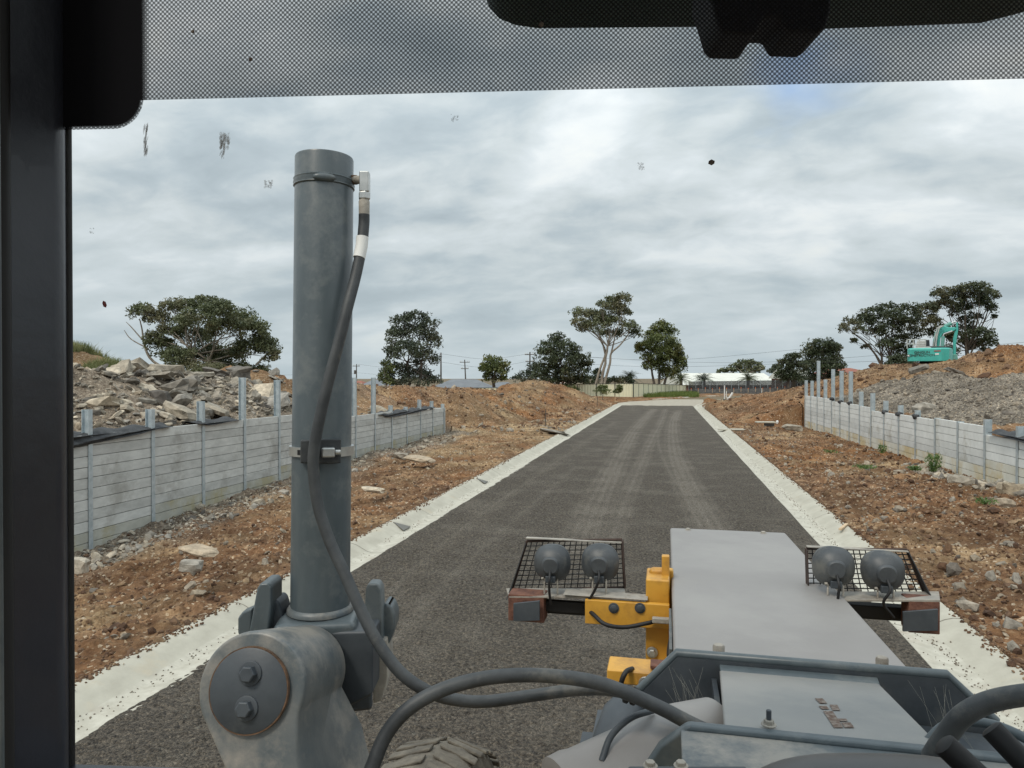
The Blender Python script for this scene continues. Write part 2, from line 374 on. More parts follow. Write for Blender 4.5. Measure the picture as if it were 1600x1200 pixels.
earth('spoil_ground', -40, 44, 300, 92, 135, ny=160)
# the ground sheet to the horizon: level near the site, lower beyond
def sheet():
    r = np.concatenate([[0], np.geomspace(3, 4000, 70)]); a = np.linspace(0, 2 * math.pi, 97)[:-1]
    rr, aa = np.meshgrid(r, a); x = rr * np.cos(aa); y = rr * np.sin(aa)
    z = -1.3 - np.clip((y - 128) / 40, 0, 1) * 1.6 - np.clip((np.abs(x) - 60) / 60, 0, 1) * 1.0
    # the lots behind the far kerb come up to road level
    lot = np.clip((y - 84) / 8, 0, 1) * np.clip((150 - y) / 20, 0, 1) * np.clip((45 - np.abs(x - 2)) / 10, 0, 1); z = z + lot * 1.32
    n_, k = len(a), len(r); i = np.arange(n_ * k).reshape(n_, k); j = np.roll(i, -1, 0)
    q = np.stack([i[:, :-1], i[:, 1:], j[:, 1:], j[:, :-1]], -1).reshape(-1, 4)
    m = mat('dry_paddock', (.10, .085, .045), (.17, .14, .08), 1.2, .95, .5, 12, c3=(.16, .09, .05), c3pos=.55)
    tag(bigmesh('ground', np.stack([x, y, z], -1).reshape(-1, 3), q, m, smooth=True), kind='structure')
sheet()

# ---------------------------------------------------------------- road and kerbs
def road_mat():
    m = mat('black_crushed_rock', (.028, .0225, .0165), (.155, .129, .098), 26, .92, 1.0, 40, detail=9, lo=.36, hi=.66, speck=(30, (.17, .155, .125), .985), dist=.02)
    t = m.node_tree; b = t.nodes[m['bsdf']]; src = b.inputs['Base Color'].links[0].from_socket
    tc = [n for n in t.nodes if n.type == 'TEX_COORD'][0]
    def n_(ty): return t.nodes.new(ty)
    # broad patches where paler fines have come up
    nz = n_('ShaderNodeTexNoise'); nz.inputs['Scale'].default_value = .9; nz.inputs['Detail'].default_value = 7; nz.inputs['Roughness'].default_value = .65; t.links.new(tc.outputs['Object'], nz.inputs['Vector'])
    mr = n_('ShaderNodeMapRange'); mr.inputs[1].default_value = .48; mr.inputs[2].default_value = .68; mr.inputs[4].default_value = .6; t.links.new(nz.outputs[0], mr.inputs[0])
    a = n_('ShaderNodeAttribute'); a.attribute_name = 'dust'
    ad = n_('ShaderNodeMath'); ad.operation = 'ADD'; ad.use_clamp = True; t.links.new(mr.outputs[0], ad.inputs[0]); t.links.new(a.outputs['Fac'], ad.inputs[1])
    n2_ = n_('ShaderNodeTexNoise'); n2_.inputs['Scale'].default_value = 60; n2_.inputs['Detail'].default_value = 4; t.links.new(tc.outputs['Object'], n2_.inputs['Vector'])
    r = n_('ShaderNodeValToRGB'); r.color_ramp.elements[0].position = .35; r.color_ramp.elements[0].color = (.09, .078, .062, 1); r.color_ramp.elements[1].position = .7; r.color_ramp.elements[1].color = (.27, .235, .19, 1)
    t.links.new(n2_.outputs[0], r.inputs[0])
    mm = n_('ShaderNodeMixRGB'); t.links.new(ad.outputs[0], mm.inputs[0]); t.links.new(src, mm.inputs[1]); t.links.new(r.outputs[0], mm.inputs[2]); vo = n_('ShaderNodeTexVoronoi'); vo.inputs['Scale'].default_value = 64; t.links.new(tc.outputs['Object'], vo.inputs['Vector'])
    se = n_('ShaderNodeSeparateColor'); t.links.new(vo.outputs['Color'], se.inputs[0]); mv = n_('ShaderNodeMapRange'); mv.inputs[3].default_value = .55; mv.inputs[4].default_value = 1.5; t.links.new(se.outputs[0], mv.inputs[0])
    vs = n_('ShaderNodeVectorMath'); vs.operation = 'SCALE'; t.links.new(mm.outputs[0], vs.inputs[0]); t.links.new(mv.outputs[0], vs.inputs[3]); t.links.new(vs.outputs[0], b.inputs['Base Color'])
    bu = [n for n in t.nodes if n.type == 'BUMP'][0]; old = bu.inputs['Height'].links[0].from_socket; sb = n_('ShaderNodeMath'); sb.operation = 'SUBTRACT'; t.links.new(old, sb.inputs[0]); t.links.new(vo.outputs['Distance'], sb.inputs[1]); t.links.new(sb.outputs[0], bu.inputs['Height']); bu.inputs['Distance'].default_value = .03
    return m
def dist_poly(x, y, pts):
    d = np.full(x.shape, 99.)
    for (ax, ay), (bx, by) in zip(pts[:-1], pts[1:]):
        vx, vy = bx - ax, by - ay; t = np.clip(((x - ax) * vx + (y - ay) * vy) / (vx * vx + vy * vy), 0, 1)
        d = np.minimum(d, np.hypot(x - ax - t * vx, y - ay - t * vy))
    return d
def track(pix):
    return [tuple(p[:2]) for p in smoothpath([CG(a, b) for a, b in pix], 5)]
T1 = track([(905, 860), (925, 810), (945, 765), (968, 715), (990, 675), (1010, 652), (1022, 640)])
T2 = track([(955, 850), (975, 790), (1000, 730), (1020, 685), (1035, 655), (1040, 640)])
T3 = track([(1125, 850), (1095, 800), (1070, 750), (1053, 700), (1052, 660), (1060, 642)])
T4 = track([(1100, 800), (1050, 745), (1028, 690), (1030, 655)])
T5 = track([(560, 980), (660, 880), (760, 800), (880, 715), (960, 660)])
T6 = track([(610, 1010), (720, 890), (820, 800), (900, 730)])
xs = np.linspace(-4.42, 2.50, 300); ys = 3 * 1.0032 ** np.arange(int(math.log(71.5 / 3) / math.log(1.0032)) + 2)
gx, gy = np.meshgrid(xs, ys)
du = np.zeros(gx.shape); dep = np.zeros(gx.shape)
for T, w, k in ((T1, .40, .62), (T2, .26, .45), (T3, .38, .6), (T4, .14, .28), (T5, .24, .26), (T6, .16, .18)):
    d = dist_poly(gx, gy, T); rib = .74 + .26 * np.cos(d * 34)
    m_ = np.clip(1.25 - d / w, 0, 1) * k * 2.1 * rib * (.8 + fbm(gx, gy, 1.3, 3, 90) * 1.3)
    du = np.maximum(du, m_); dep += np.clip(1.2 - d / w, 0, 1) * .010
rz = fbm(gx, gy, .5, 3, 61) * .03 + fbm(gx, gy, 6, 3, 62) * .014 + (cells(gx, gy, 17, 63) - .25) * .022 * np.clip(18 / gy, 0, 1) + .022 - dep
lug = dist_poly(gx, gy, T5)
rz -= np.where(lug < .25, .011 * (np.sin(gy * 50 + np.abs(gx * 20)) > 0), 0)
edge = np.clip(np.minimum(gx + 4.42, 2.50 - gx) / .12, 0, 1); rz = rz * edge + (.034 - .03 * (1 - edge)) * (1 - edge) * .5
nr, nc = gx.shape; i = np.arange(nr * nc).reshape(nr, nc); q = np.stack([i[:-1, :-1], i[:-1, 1:], i[1:, 1:], i[1:, :-1]], -1).reshape(-1, 4)
ex = gx + (np.abs(gx + .96) > 3.3) * fbm(gx, gy, 2.6, 4, 64) * .055 * np.sign(gx)
# a ragged far end
ey = gy + np.where(gy > 68, fbm(gx, gy * 0, 1.5, 3, 65) * 1.5, 0)
tag(bigmesh('road', np.stack([ex, ey, rz + .012], -1).reshape(-1, 3), q, road_mat(), smooth=True, attrs={'dust': du.ravel()}), kind='structure')
# pale compacted road past the end of the black stretch
yy = np.linspace(67, 128, 90); tt = np.linspace(0, 1, 16)
vx = np.stack([np.interp(yy, BY, BL) * (1 - t) + np.interp(yy, BY, BR) * t for t in tt], 1); vy = np.repeat(yy[:, None], 16, 1)
i = np.arange(vx.size).reshape(vx.shape); q = np.stack([i[:-1, :-1], i[:-1, 1:], i[1:, 1:], i[1:, :-1]], -1).reshape(-1, 4)
tag(bigmesh('compacted_road', np.stack([vx, vy, np.where(vy < 71.5, -.03, .012) + fbm(vx, vy, .6, 3, 3) * .03], -1).reshape(-1, 3), q, mat('pale_road_base', (.28, .25, .20), (.42, .38, .31), 2.5, .95, .4, 30)), kind='structure')

CONC = mat('kerb_concrete', (.37, .35, .29), (.45, .43, .36), 3, .85, .25, 60, c3=(.43, .38, .29), c3pos=.66, dist=.006)
CONCD = mat('dusty_channel_concrete', (.38, .36, .30), (.50, .48, .41), 6, .9, .3, 60, c3=(.36, .32, .26), c3pos=.63, dist=.006)
# profile across the kerb: offset from the lip (towards the back), height
KP = [(0, -.05), (0, .026), (.24, .002), (.28, .000), (.36, .022), (.46, .075), (.54, .115), (.62, .135), (.70, .138), (.72, .12), (.73, -.2)]
def kerb(path, side, name='kerb', step=None, prof=KP):
    P = [Vector(p) for p in path]; v = []; f = []; mi = []; n = len(prof)
    for k, p in enumerate(P):
        t = (P[min(k + 1, len(P) - 1)] - P[max(k - 1, 0)]).normalized(); nrm = Vector((t.y, -t.x, 0)) * side
        for a, b in prof: v.append(p + nrm * a + Vector((0, 0, b)))
    for k in range(len(P) - 1):
        for j in range(n - 1):
            a = k * n + j; f.append((a, a + 1, a + 1 + n, a + n)); mi.append(1 if j < 4 else 0)
    f.append(tuple(range(n))); f.append(tuple((len(P) - 1) * n + j for j in reversed(range(n)))); mi += [0, 0]
    b = MB().add(v, f); o = b.build(name, CONC, smooth=30); o.data.materials.append(CONCD)
    o.data.polygons.foreach_set('material_index', mi); tag(o, kind='structure'); return o
def wavy(x, y0, y1, joints):
    """straight kerb with a fine groove at each joint"""
    out_ = []; y = y0
    while y < y1:
        out_.append((x + .006 * math.sin(y * 1.7), y, 0)); y += .75
    return out_ + [(x, y1, 0)]
kerb(wavy(-4.34, 2.0, 70, 0), -1)
kerb([(-4.34, 70.0, 0), (-4.3, 71.5, 0), (-4.1, 73, 0), (-3.7, 74.2, -.01), (-3.3, 75, -.05)], -1)
kerb(wavy(2.48, 2.0, 67, 0), 1)
kerb(smoothpath([(2.48, 67.0, 0), (2.55, 70, 0), (2.9, 74, 0), (3.6, 79, 0), (4.9, 84.5, 0), (6.6, 90, 0)]), 1)
kerb(smoothpath([(-2.2, 88, 0), (-.8, 90.7, 0), (2.2, 98, 0), (5.0, 105, 0), (9, 112, 0), (12.6, 116, 0), (16, 117.5, 0)]), -1)
# saw-cut joints in the kerbs and channel, dark with grit
JM = mat('grit', (.10, .085, .07), (.2, .17, .13), 30, .95)
for lip, sd_ in ((-4.34, -1), (2.48, 1)):
    b = MB(); yy_ = 4.4 if sd_ < 0 else 5.6
    while yy_ < 66:
        pts = []; w = .005
        for a, h in KP[1:-2]: pts += [Vector((lip + sd_ * a, yy_, h + .003))]
        v = [p - Vector((0, w, 0)) for p in pts] + [p + Vector((0, w, 0)) for p in pts]; n = len(pts)
        b.add(v, [(i, i + 1, i + 1 + n, i + n) for i in range(n - 1)]); yy_ += 3.1
    o = b.build('kerb_joint', JM); tag(o, kind='structure')
# drain outlets on the left kerb: solid wedges, the opening's shade put into their grey
DK = mat('dark_hole', (.02, .02, .02)); DGR = mat('shaded_outlet', (.13, .125, .11))
for k, (px, py) in enumerate(((634, 823), (757, 752))):
    p = CG(px, py, .06); c = Vector((-4.82, p.y, 0))
    b = MB().prism([c + Vector((-.10, -.02, .132)), c + Vector((.17, -.2, .025)), c + Vector((.17, .16, .025))], (0, 0, .012))
    tag(b.build('drain_outlet', DGR, loc=c), ['small dark triangular drain outlet in the left kerb, nearer the grader', 'small dark triangular drain outlet in the left kerb, farther up the road'][k], 'drain outlet')

# ---------------------------------------------------------------- rocks and clods
PHI = (1 + 5 ** .5) / 2
def ico(sub):
    b = bmesh.new(); bmesh.ops.create_icosphere(b, subdivisions=sub, radius=1); v = np.array([x.co[:] for x in b.verts]); f = np.array([[q.index for q in x.verts] for x in b.faces]); b.free(); return v, f
ICO = [ico(1), ico(2)]
rng = np.random.default_rng(11)
def scatter(name, m, P, size, flat=(.5, .9), sub=1, jit=.28, label=None, slab=False, tilt=.6):
    """many irregular stones in one mesh: P (n,3) centres, size (n,)"""
    V0, F0 = ICO[sub - 1]; n = len(P); k = len(V0)
    if n == 0: return
    if slab: V0 = np.sign(V0) * np.abs(V0) ** .45; V0 = V0 / np.abs(V0).max()
    V = V0[None] * (1 + rng.uniform(-jit, jit, (n, k, 1))) + rng.normal(0, jit * .25, (n, k, 3))
    sc = np.stack([rng.uniform(.7, 1.3, n), rng.uniform(.6, 1.1, n), rng.uniform(flat[0], flat[1], n)], 1)
    V = V * sc[:, None] * np.asarray(size)[:, None, None] * .5
    a = rng.uniform(0, 6.28, n); bx = rng.normal(0, tilt, n); by = rng.normal(0, tilt, n)
    def rot(V, ang, i, j):
        c, s_ = np.cos(ang)[:, None], np.sin(ang)[:, None]; A = V[..., i] * c - V[..., j] * s_; B = V[..., i] * s_ + V[..., j] * c; V = V.copy(); V[..., i] = A; V[..., j] = B; return V
    V = rot(rot(rot(V, bx, 1, 2), by, 0, 2), a, 0, 1) + P[:, None]
    Fa = F0[None] + (np.arange(n) * k)[:, None, None]
    at = np.repeat(rng.uniform(0, 1, n), k)
    o = bigmesh(name, V.reshape(-1, 3), Fa.reshape(-1, 3), m, attrs={'r': at}); tag(o, label, None, None, 'stuff'); return o
def rockmat(name, stops, scale=9):
    """stone whose tone differs from piece to piece"""
    m = mat(name, (.3, .3, .3), (.8, .8, .8), scale, .92, .7, scale * 5, detail=8, dist=.02, lo=.3, hi=.7)
    t = m.node_tree; b = t.nodes[m['bsdf']]; src = b.inputs['Base Color'].links[0].from_socket
    a = t.nodes.new('ShaderNodeAttribute'); a.attribute_name = 'r'; r = t.nodes.new('ShaderNodeValToRGB'); e_ = r.color_ramp.elements
    e_[0].color = (*stops[0], 1); e_[1].color = (*stops[-1], 1)
    for i, c in enumerate(stops[1:-1]): q = e_.new((i + 1) / (len(stops) - 1)); q.color = (*c, 1)
    t.links.new(a.outputs['Fac'], r.inputs[0]); mu = t.nodes.new('ShaderNodeMixRGB'); mu.blend_type = 'MULTIPLY'; mu.inputs[0].default_value = 1
    t.links.new(r.outputs[0], mu.inputs[1]); t.links.new(src, mu.inputs[2]); t.links.new(mu.outputs[0], b.inputs['Base Color']); return m
CLOD = rockmat('soil_clods', [(.10, .05, .026), (.18, .094, .05), (.27, .155, .085), (.21, .12, .066), (.36, .225, .125), (.50, .36, .22)], 14)
STONE = rockmat('basalt_and_clay_stones', [(.20, .17, .14), (.34, .30, .25), (.55, .45, .32), (.42, .38, .32), (.7, .56, .40)], 10)
GREYR = rockmat('grey_rubble', [(.19, .17, .15), (.40, .36, .30), (.60, .52, .40), (.46, .43, .38), (.85, .73, .56)], 6)
def spread(n, x0, x1, y0, y1, s0, s1, pw=2.2, near=True, cluster=.0):
    x = rng.uniform(x0, x1, n); u = rng.uniform(0, 1, n)
    y = y0 * (y1 / y0) ** u if near else rng.uniform(y0, y1, n)
    s_ = s0 * (1 - rng.uniform(0, 1, n) * (1 - (s0 / s1) ** pw)) ** (-1 / pw)
    b, g, off = ground(x, y); k = ~off
    if cluster: k &= fbm(x, y, .9, 3, 44) > cluster
    x, y, s_, b = x[k], y[k], s_[k], b[k]
    a = np.clip(np.minimum(np.abs(x - KL), np.abs(x - KR)) / .5, .12, 1)
    return np.stack([x, y, b + rough_(x, y) * a + s_ * .1], 1), s_
P, s_ = spread(9000, WL + .1, KL - .06, 4.6, 36, .025, .16, 2.6); scatter('soil_clods', CLOD, P, s_, label='loose brown soil clods over the left verge')
P, s_ = spread(12000, KR + .06, WR - .1, 5.5, 46, .03, .22, 2.4); scatter('soil_clods', CLOD, P, s_, label='loose brown soil clods over the right verge')
P, s_ = spread(1300, KR + .1, WR - .1, 5.5, 46, .05, .26, 2.3); scatter('loose_stones', STONE, P, s_, label='pale stones lying among the soil of the right verge')
P, s_ = spread(850, WL + .1, KL - .1, 4.6, 40, .04, .26, 2.3); scatter('loose_stones', STONE, P, s_, (.3, .6), label='pale stones lying among the soil of the left verge')
P, s_ = spread(1900, WL + .05, WL + 1.7, 9, 34, .05, .34, 2.2, cluster=-.1); scatter('gravel', GREYR, P, s_, (.3, .7), label='grey broken rock along the foot of the left retaining wall')
P, s_ = spread(420, WR - 1.0, WR - .05, 17, 24, .08, .42, 2.0); scatter('gravel', GREYR, P, s_, (.4, .9), label='broken rock heaped at the foot of the right retaining wall')
P, s_ = spread(9000, -30, KL - .2, 37, 90, .06, .42, 2.4); scatter('soil_clods', CLOD, P, s_, label='clods over the spoil heaps left of the road')
P, s_ = spread(6000, KR + .3, 24, 46, 92, .06, .38, 2.4); scatter('soil_clods', CLOD, P, s_, label='clods over the spoil heaps beyond the right wall')
P, s_ = spread(1200, -26, KL - .2, 34, 80, .1, .55, 2.3); scatter('loose_stones', STONE, P, s_, (.3, .7), label='pale stones on the spoil heaps left of the road')
for lip, sg in ((-4.34, -1), (2.48, 1)):
    n_g = 700 if sg < 0 else 1700; y = 4 * (66 / 4) ** rng.uniform(0, 1, n_g); o_g = np.abs(rng.normal(.30, .035, n_g)) + (rng.uniform(0, 1, n_g) < .35) * rng.uniform(-.25, .02, n_g); k = fbm(y * 0 + sg * 9, y, .5, 3, 8) > -.16; y, o_g = y[k], o_g[k]
    scatter('grit', JM, np.stack([lip + sg * o_g, y, np.interp(o_g, [a for a, _ in KP[1:-2]], [h for _, h in KP[1:-2]]) + .004], 1), rng.uniform(.006, .022, len(y)), label='dark grit washed along the %s kerb channel' % ('left' if sg < 0 else 'right'))
for lip, sg in ((KL, -1), (KR, 1)):
    n_g = 3200; y = 4.5 * (66 / 4.5) ** rng.uniform(0, 1, n_g); o_g = .03 - np.abs(rng.normal(0, .05, n_g)) * (1 + 2.2 * np.clip(fbm(y * 0 + sg * 4, y, .9, 3, 18) + .1, 0, 1)); sz = np.minimum(rng.uniform(.012, .035, n_g) + .008 * rng.pareto(2.5, n_g), .12)
    scatter('soil_clods', CLOD, np.stack([lip + sg * o_g, y, np.where(o_g > 0, .12, .135) + sz * .1], 1), sz, label='soil crumbs spilt over the back of the %s kerb' % ('left' if sg < 0 else 'right'))
# right fill: gravel faces
x = rng.uniform(WR + .2, 27, 60000); y = rng.uniform(15, 58, 60000); b_, g_, off = ground(x, y); k = (g_ > .5); x, y, b_ = x[k], y[k], b_[k]
s_ = .05 + .05 * rng.pareto(3.2, len(x)); s_ = np.minimum(s_, .42)
BGR = rockmat('brown_grey_crushed_rock', [(.13, .11, .09), (.27, .23, .185), (.40, .34, .26), (.24, .21, .18), (.60, .50, .38)], 8)
scatter('gravel', BGR, np.stack([x, y, b_ + rough_(x, y)], 1)[:22000], s_[:22000], (.4, .9), label='grey crushed rock heaped behind the right retaining wall')
x = rng.uniform(WR + .2, 30, 26000); y = rng.uniform(30, 60, 26000); b_, g_, off = ground(x, y); k = (g_ < .5); x, y, b_ = x[k], y[k], b_[k]
s_ = np.minimum(.08 + .06 * rng.pareto(2.6, len(x)), .6)
scatter('soil_clods', CLOD, np.stack([x, y, b_ + rough_(x, y)], 1)[:9000], s_[:9000], (.5, .9), label='brown clods on the mound under the excavator')
# left fill: quarried slabs
def patch(n, x0, x1, y0, y1, lo, hi, a):
    x = rng.uniform(x0, x1, n); y = rng.uniform(y0, y1, n); b_, g_, off = ground(x, y); k = (g_ > .5) | (rng.uniform(0, 1, n) < (.10 if hi > .2 else 1)) | (y < 13); x, y, b_ = x[k], y[k], b_[k]; n = len(x); s_ = np.minimum(lo + a * rng.pareto(2.2, n), hi)
    return np.stack([x, y, b_ + rough_(x, y) + s_ * .12], 1), s_
P, s_ = patch(3600, -20.5, WL - .5, 9, 31, .10, .9, .11); scatter('rock_rubble', GREYR, P, s_, (.2, .5), 2, .20, 'heap of broken grey and tan rock slabs behind the left retaining wall', True, .38)
c = CD(1492, 586, 36); x = rng.normal(c.x, 1.3, 70); y = rng.normal(c.y, 1.6, 70); b_, g_, off = ground(x, y); s_ = rng.uniform(.25, .8, 70)
scatter('rock_rubble', STONE, np.stack([x, y, b_ + rough_(x, y) + s_ * .1], 1), s_, (.25, .5), 2, .22, 'cluster of brown broken slabs on the right mound below the excavator', True, .4)
P, s_ = patch(2600, -19, WL - .35, 9, 33, .07, .3, .06); scatter('rock_rubble', STONE, P, s_, (.3, .7), 1, .25, 'smaller tan stones between the rock slabs behind the left wall')
P, s_ = patch(4500, -27, WL - .4, 26, 40, .06, .5, .06); scatter('soil_clods', CLOD, P, s_, (.5, .9), 1, .28, 'brown clods on the soil heap behind the left wall')
# the largest slabs, each a thing of its own
def boulder(px, py, d, w, h, label, m=GREYR, name='rock_slab', tilt=0.12, tone=.5):
    p = CD(px, py, d); V0, F0 = ICO[1]; V = np.sign(V0) * np.abs(V0) ** .5
    V = V * (1 + rng.uniform(-.17, .17, (len(V), 1))) + rng.normal(0, .05, V.shape)
    V = V * np.array([w * .5, w * .36, h * .5]); r_ = np.array(Matrix.Rotation(tilt, 3, 'Y') @ Matrix.Rotation(rng.uniform(-.3, .3), 3, 'Z') @ Matrix.Rotation(rng.uniform(-.25, .25), 3, 'X'))
    V = V @ r_.T + np.array(p); gm_ = max(p.z - h * .5, -9)
    o = bigmesh(name, V, F0, m, loc=(p.x, p.y, p.z - h * .4), attrs={'r': np.full(len(V), tone)}); tag(o, label, 'rock')
boulder(160, 632, 17.5, 1.25, .26, 'long pale tan rock slab nearest the left cab pillar, lying behind the wall', tilt=-.12, tone=1.0)
boulder(250, 622, 19, .55, .42, 'dark grey upright block in the left rubble heap', tone=.0)
boulder(205, 612, 20, .95, .3, 'flat dark slab high on the left rubble heap', tilt=.2, tone=.3)
boulder(300, 612, 21.5, 1.2, .2, 'thin light grey slab at the right end of the rubble heap', tilt=-.08, tone=.55)
boulder(285, 645, 18, .9, .3, 'slab leaning down to the wall beside the third steel post', tilt=.35, tone=.45)
boulder(335, 640, 19.5, .8, .24, 'broken slab resting behind the wall next to the fourth steel post', tilt=.3, tone=.4)
boulder(137, 590, 20.5, .6, .4, 'rounded grey rock at the top of the rubble below the grass', tone=.6)
boulder(1434, 577, 39, 1.0, .3, 'brown rock slab tilted up beneath the excavator', m=STONE, tilt=-.35, tone=.2)
boulder(1472, 586, 37, .9, .3, 'broad flat rock on the mound right of the excavator tracks', m=STONE, tilt=.2, tone=.4)
boulder(1492, 580, 38, 1.0, .22, 'long rock sliding down the right mound', m=STONE, tilt=.35, tone=.1)
boulder(1445, 662 - 24, 25, .7, .4, 'pale boulder just behind the right retaining wall', tone=.8)
boulder(1583, 767, 15.3, .55, .34, 'rounded brown boulder at the foot of the right wall, nearest the frame edge', m=STONE, name='boulder', tone=.5)
boulder(1562, 787, 14.2, .5, .22, 'tan angular rock lying in front of the boulders by the right wall', m=STONE, name='boulder', tone=.9)
boulder(1502, 753, 17, .55, .3, 'grey boulder against the foot of the right wall beside a steel post', name='boulder', tone=.6)
boulder(311, 860, 9.3, .5, .07, 'flat cream rock half buried in the left verge', m=STONE, name='boulder', tone=1.0)
boulder(298, 884, 8.8, .26, .14, 'pale grey stone below the flat cream rock on the left verge', name='boulder', tone=.8)
boulder(121, 884, 9.6, .28, .2, 'pale stone beside the left pillar near the foot of the left wall', name='boulder', tone=.9)
boulder(655, 717, 22.5, .9, .12, 'cream rock bulging from the soil past the hydraulic cylinder', m=STONE, name='boulder', tone=1.0)
boulder(626, 712, 24, .5, .2, 'angular tan rock left of the cream rock near the left wall end', m=STONE, name='boulder', tone=.8)
boulder(583, 765, 16.3, .5, .12, 'heap of whitish broken rock beside the hydraulic cylinder', name='boulder', tone=1.0)
boulder(866, 675, 34, 1.3, .14, 'flat grey slab lying near the left kerb', name='concrete_slab', tone=.75)
boulder(1150, 654, 50, 1.9, .25, 'pale grey flat mound of spilled mortar right of the far road', name='boulder', tone=.75)
boulder(1111, 638, 63, 1.4, .3, 'grey lump of rock near the end of the right kerb', name='boulder', tone=.65)
boulder(1239, 668, 37, 1.0, .25, 'grey rock pile at the near end of the right wall', name='boulder', tone=.4)

# ---------------------------------------------------------------- retaining walls
SLEEP = mat('concrete_sleeper', (.43, .435, .415), (.56, .565, .54), 2.2, .85, .35, 22, c3=(.34, .335, .31), c3pos=.60, stretch=(1, 1, 2.5), dist=.008)
SLEEPW = mat('white_concrete_sleeper', (.58, .59, .57), (.70, .71, .69), 2.0, .85, .3, 22, c3=(.45, .44, .39), c3pos=.62, dist=.008)
SLEEPT = mat('mud_stained_sleeper', (.50, .48, .40), (.62, .61, .55), 1.5, .88, .3, 22, c3=(.50, .41, .24), c3pos=.54, dist=.008)
def per_piece(m, lo=.86, hi=1.08):
    t = m.node_tree; b = t.nodes[m['bsdf']]; src = b.inputs['Base Color'].links[0].from_socket; g = t.nodes.new('ShaderNodeNewGeometry'); r = t.nodes.new('ShaderNodeMapRange'); r.inputs[3].default_value = lo; r.inputs[4].default_value = hi
    t.links.new(g.outputs['Random Per Island'], r.inputs[0]); v_ = t.nodes.new('ShaderNodeVectorMath'); v_.operation = 'SCALE'; t.links.new(src, v_.inputs[0]); t.links.new(r.outputs[0], v_.inputs[3]); t.links.new(v_.outputs[0], b.inputs['Base Color'])
for m_ in (SLEEP, SLEEPW, SLEEPT): per_piece(m_, .88, 1.10)
GALV = mat('galvanised_steel', (.40, .47, .50), (.56, .62, .65), 7, .42, .1, 40, metal=.45)
CH = .212
def wall(name, X, side, posts, tops, bots, prot, m, label, mlow=None, skip=()):
    """side +1: the bank is on +X"""
    root = empty(name, (X, posts[0], 0), label, 'retaining wall')
    for i, (y0, y1) in enumerate(zip(posts[:-1], posts[1:])):
        t = tops[i]; zb = min(bots[i], bots[i + 1]) - .12; b = MB(); z = t; n = 0; lowest = None
        bl = MB()
        while z > zb:
            c = Vector((X + side * .055, (y0 + y1) / 2, z - CH / 2 + .002)); tl = MB() 
            e_ = .012 * math.sin(n * 7.3 + i * 3.1)
            (bl if (mlow and z - CH < bots[i] + .28) else b).box(c + Vector((e_ * .25, 0, 0)), (.075, y1 - y0 - .03, CH - .008)); z -= CH; n += 1
        p = b.build('panel', m, root, bevel=.008, seg=1)
        if bl.v:
            bl.build('stained_course', mlow, p, bevel=.008, seg=1)
    for i, y in enumerate(posts):
        t = max(prot[i], tops[min(i, len(tops) - 1)] + .015, tops[max(i - 1, 0)] + .015); zb = bots[i] - .15; h = t - zb; b = MB(); cz = (t + zb) / 2
        b.box((X, y, cz), (.012, .105, h)); b.box((X + side * .15, y, cz), (.012, .105, h)); b.box((X + side * .075, y, cz), (.138, .010, h))
        b.build('post', GALV, root)
    return root
PL_ = [11.9 + 1.75 * i for i in range(-3, 14)]
pl_top = {11.9: 2.17, 13.65: 2.1, 15.4: 2.22, 17.15: 2.8, 18.9: 2.73, 20.65: 2.75, 22.4: 2.78, 24.15: 2.8, 25.9: 2.8, 27.65: 1.65, 29.4: 1.52, 31.15: 1.78, 32.9: 1.66, 34.65: 1.46, 10.15: 2.2, 8.4: 2.1, 6.65: 2.1}
tops = [1.67 if (a + b) / 2 < 22 else 1.40 if (a + b) / 2 < 27 else 1.26 for a, b in zip(PL_[:-1], PL_[1:])]
wallL = wall('retaining_wall', WL, -1, PL_, tops, [float(np.interp(y, *WLB)) + .02 for y in PL_], [pl_top[round(y, 2)] for y in PL_], SLEEP, 'grey concrete sleeper retaining wall with steel posts left of the road', mlow=mat('moss_stained_sleeper', (.33, .33, .29), (.45, .45, .40), 2.2, .9, .3, 22, c3=(.36, .33, .22), c3pos=.55))
# short return at the far end of the left wall
b = MB()
for k in range(7): b.box((WL - .5, PL_[-1] + .16, 1.25 - CH / 2 - k * CH), (1.0, .075, CH - .008), rz=.1)
b.build('return_panel', SLEEP, wallL, bevel=.008, seg=1)
PR_ = [18.8 + 1.75 * i for i in range(-2, 16)]
tR = [1.33, 1.33, 1.33, 1.54, 1.55, 1.50, 1.5, 1.48, 1.47, 1.59, 1.62, 1.63, 1.62, 1.72, 1.73, 1.73, 1.73]
prR = [1.4, 1.4, 1.66, 1.72, 1.5, 1.5, 1.72, 1.82, 1.92, 2.17, 2.2, 3.08, 3.12, 3.22, 2.7, 3.72, 2.62, 2.64]
prR = prR[:len(PR_)]
wall('retaining_wall', WR, 1, PR_, tR, [float(np.interp(y, *WRB)) + .02 for y in PR_], prR, SLEEPW, 'white concrete sleeper retaining wall with muddy base right of the road', mlow=SLEEPT)
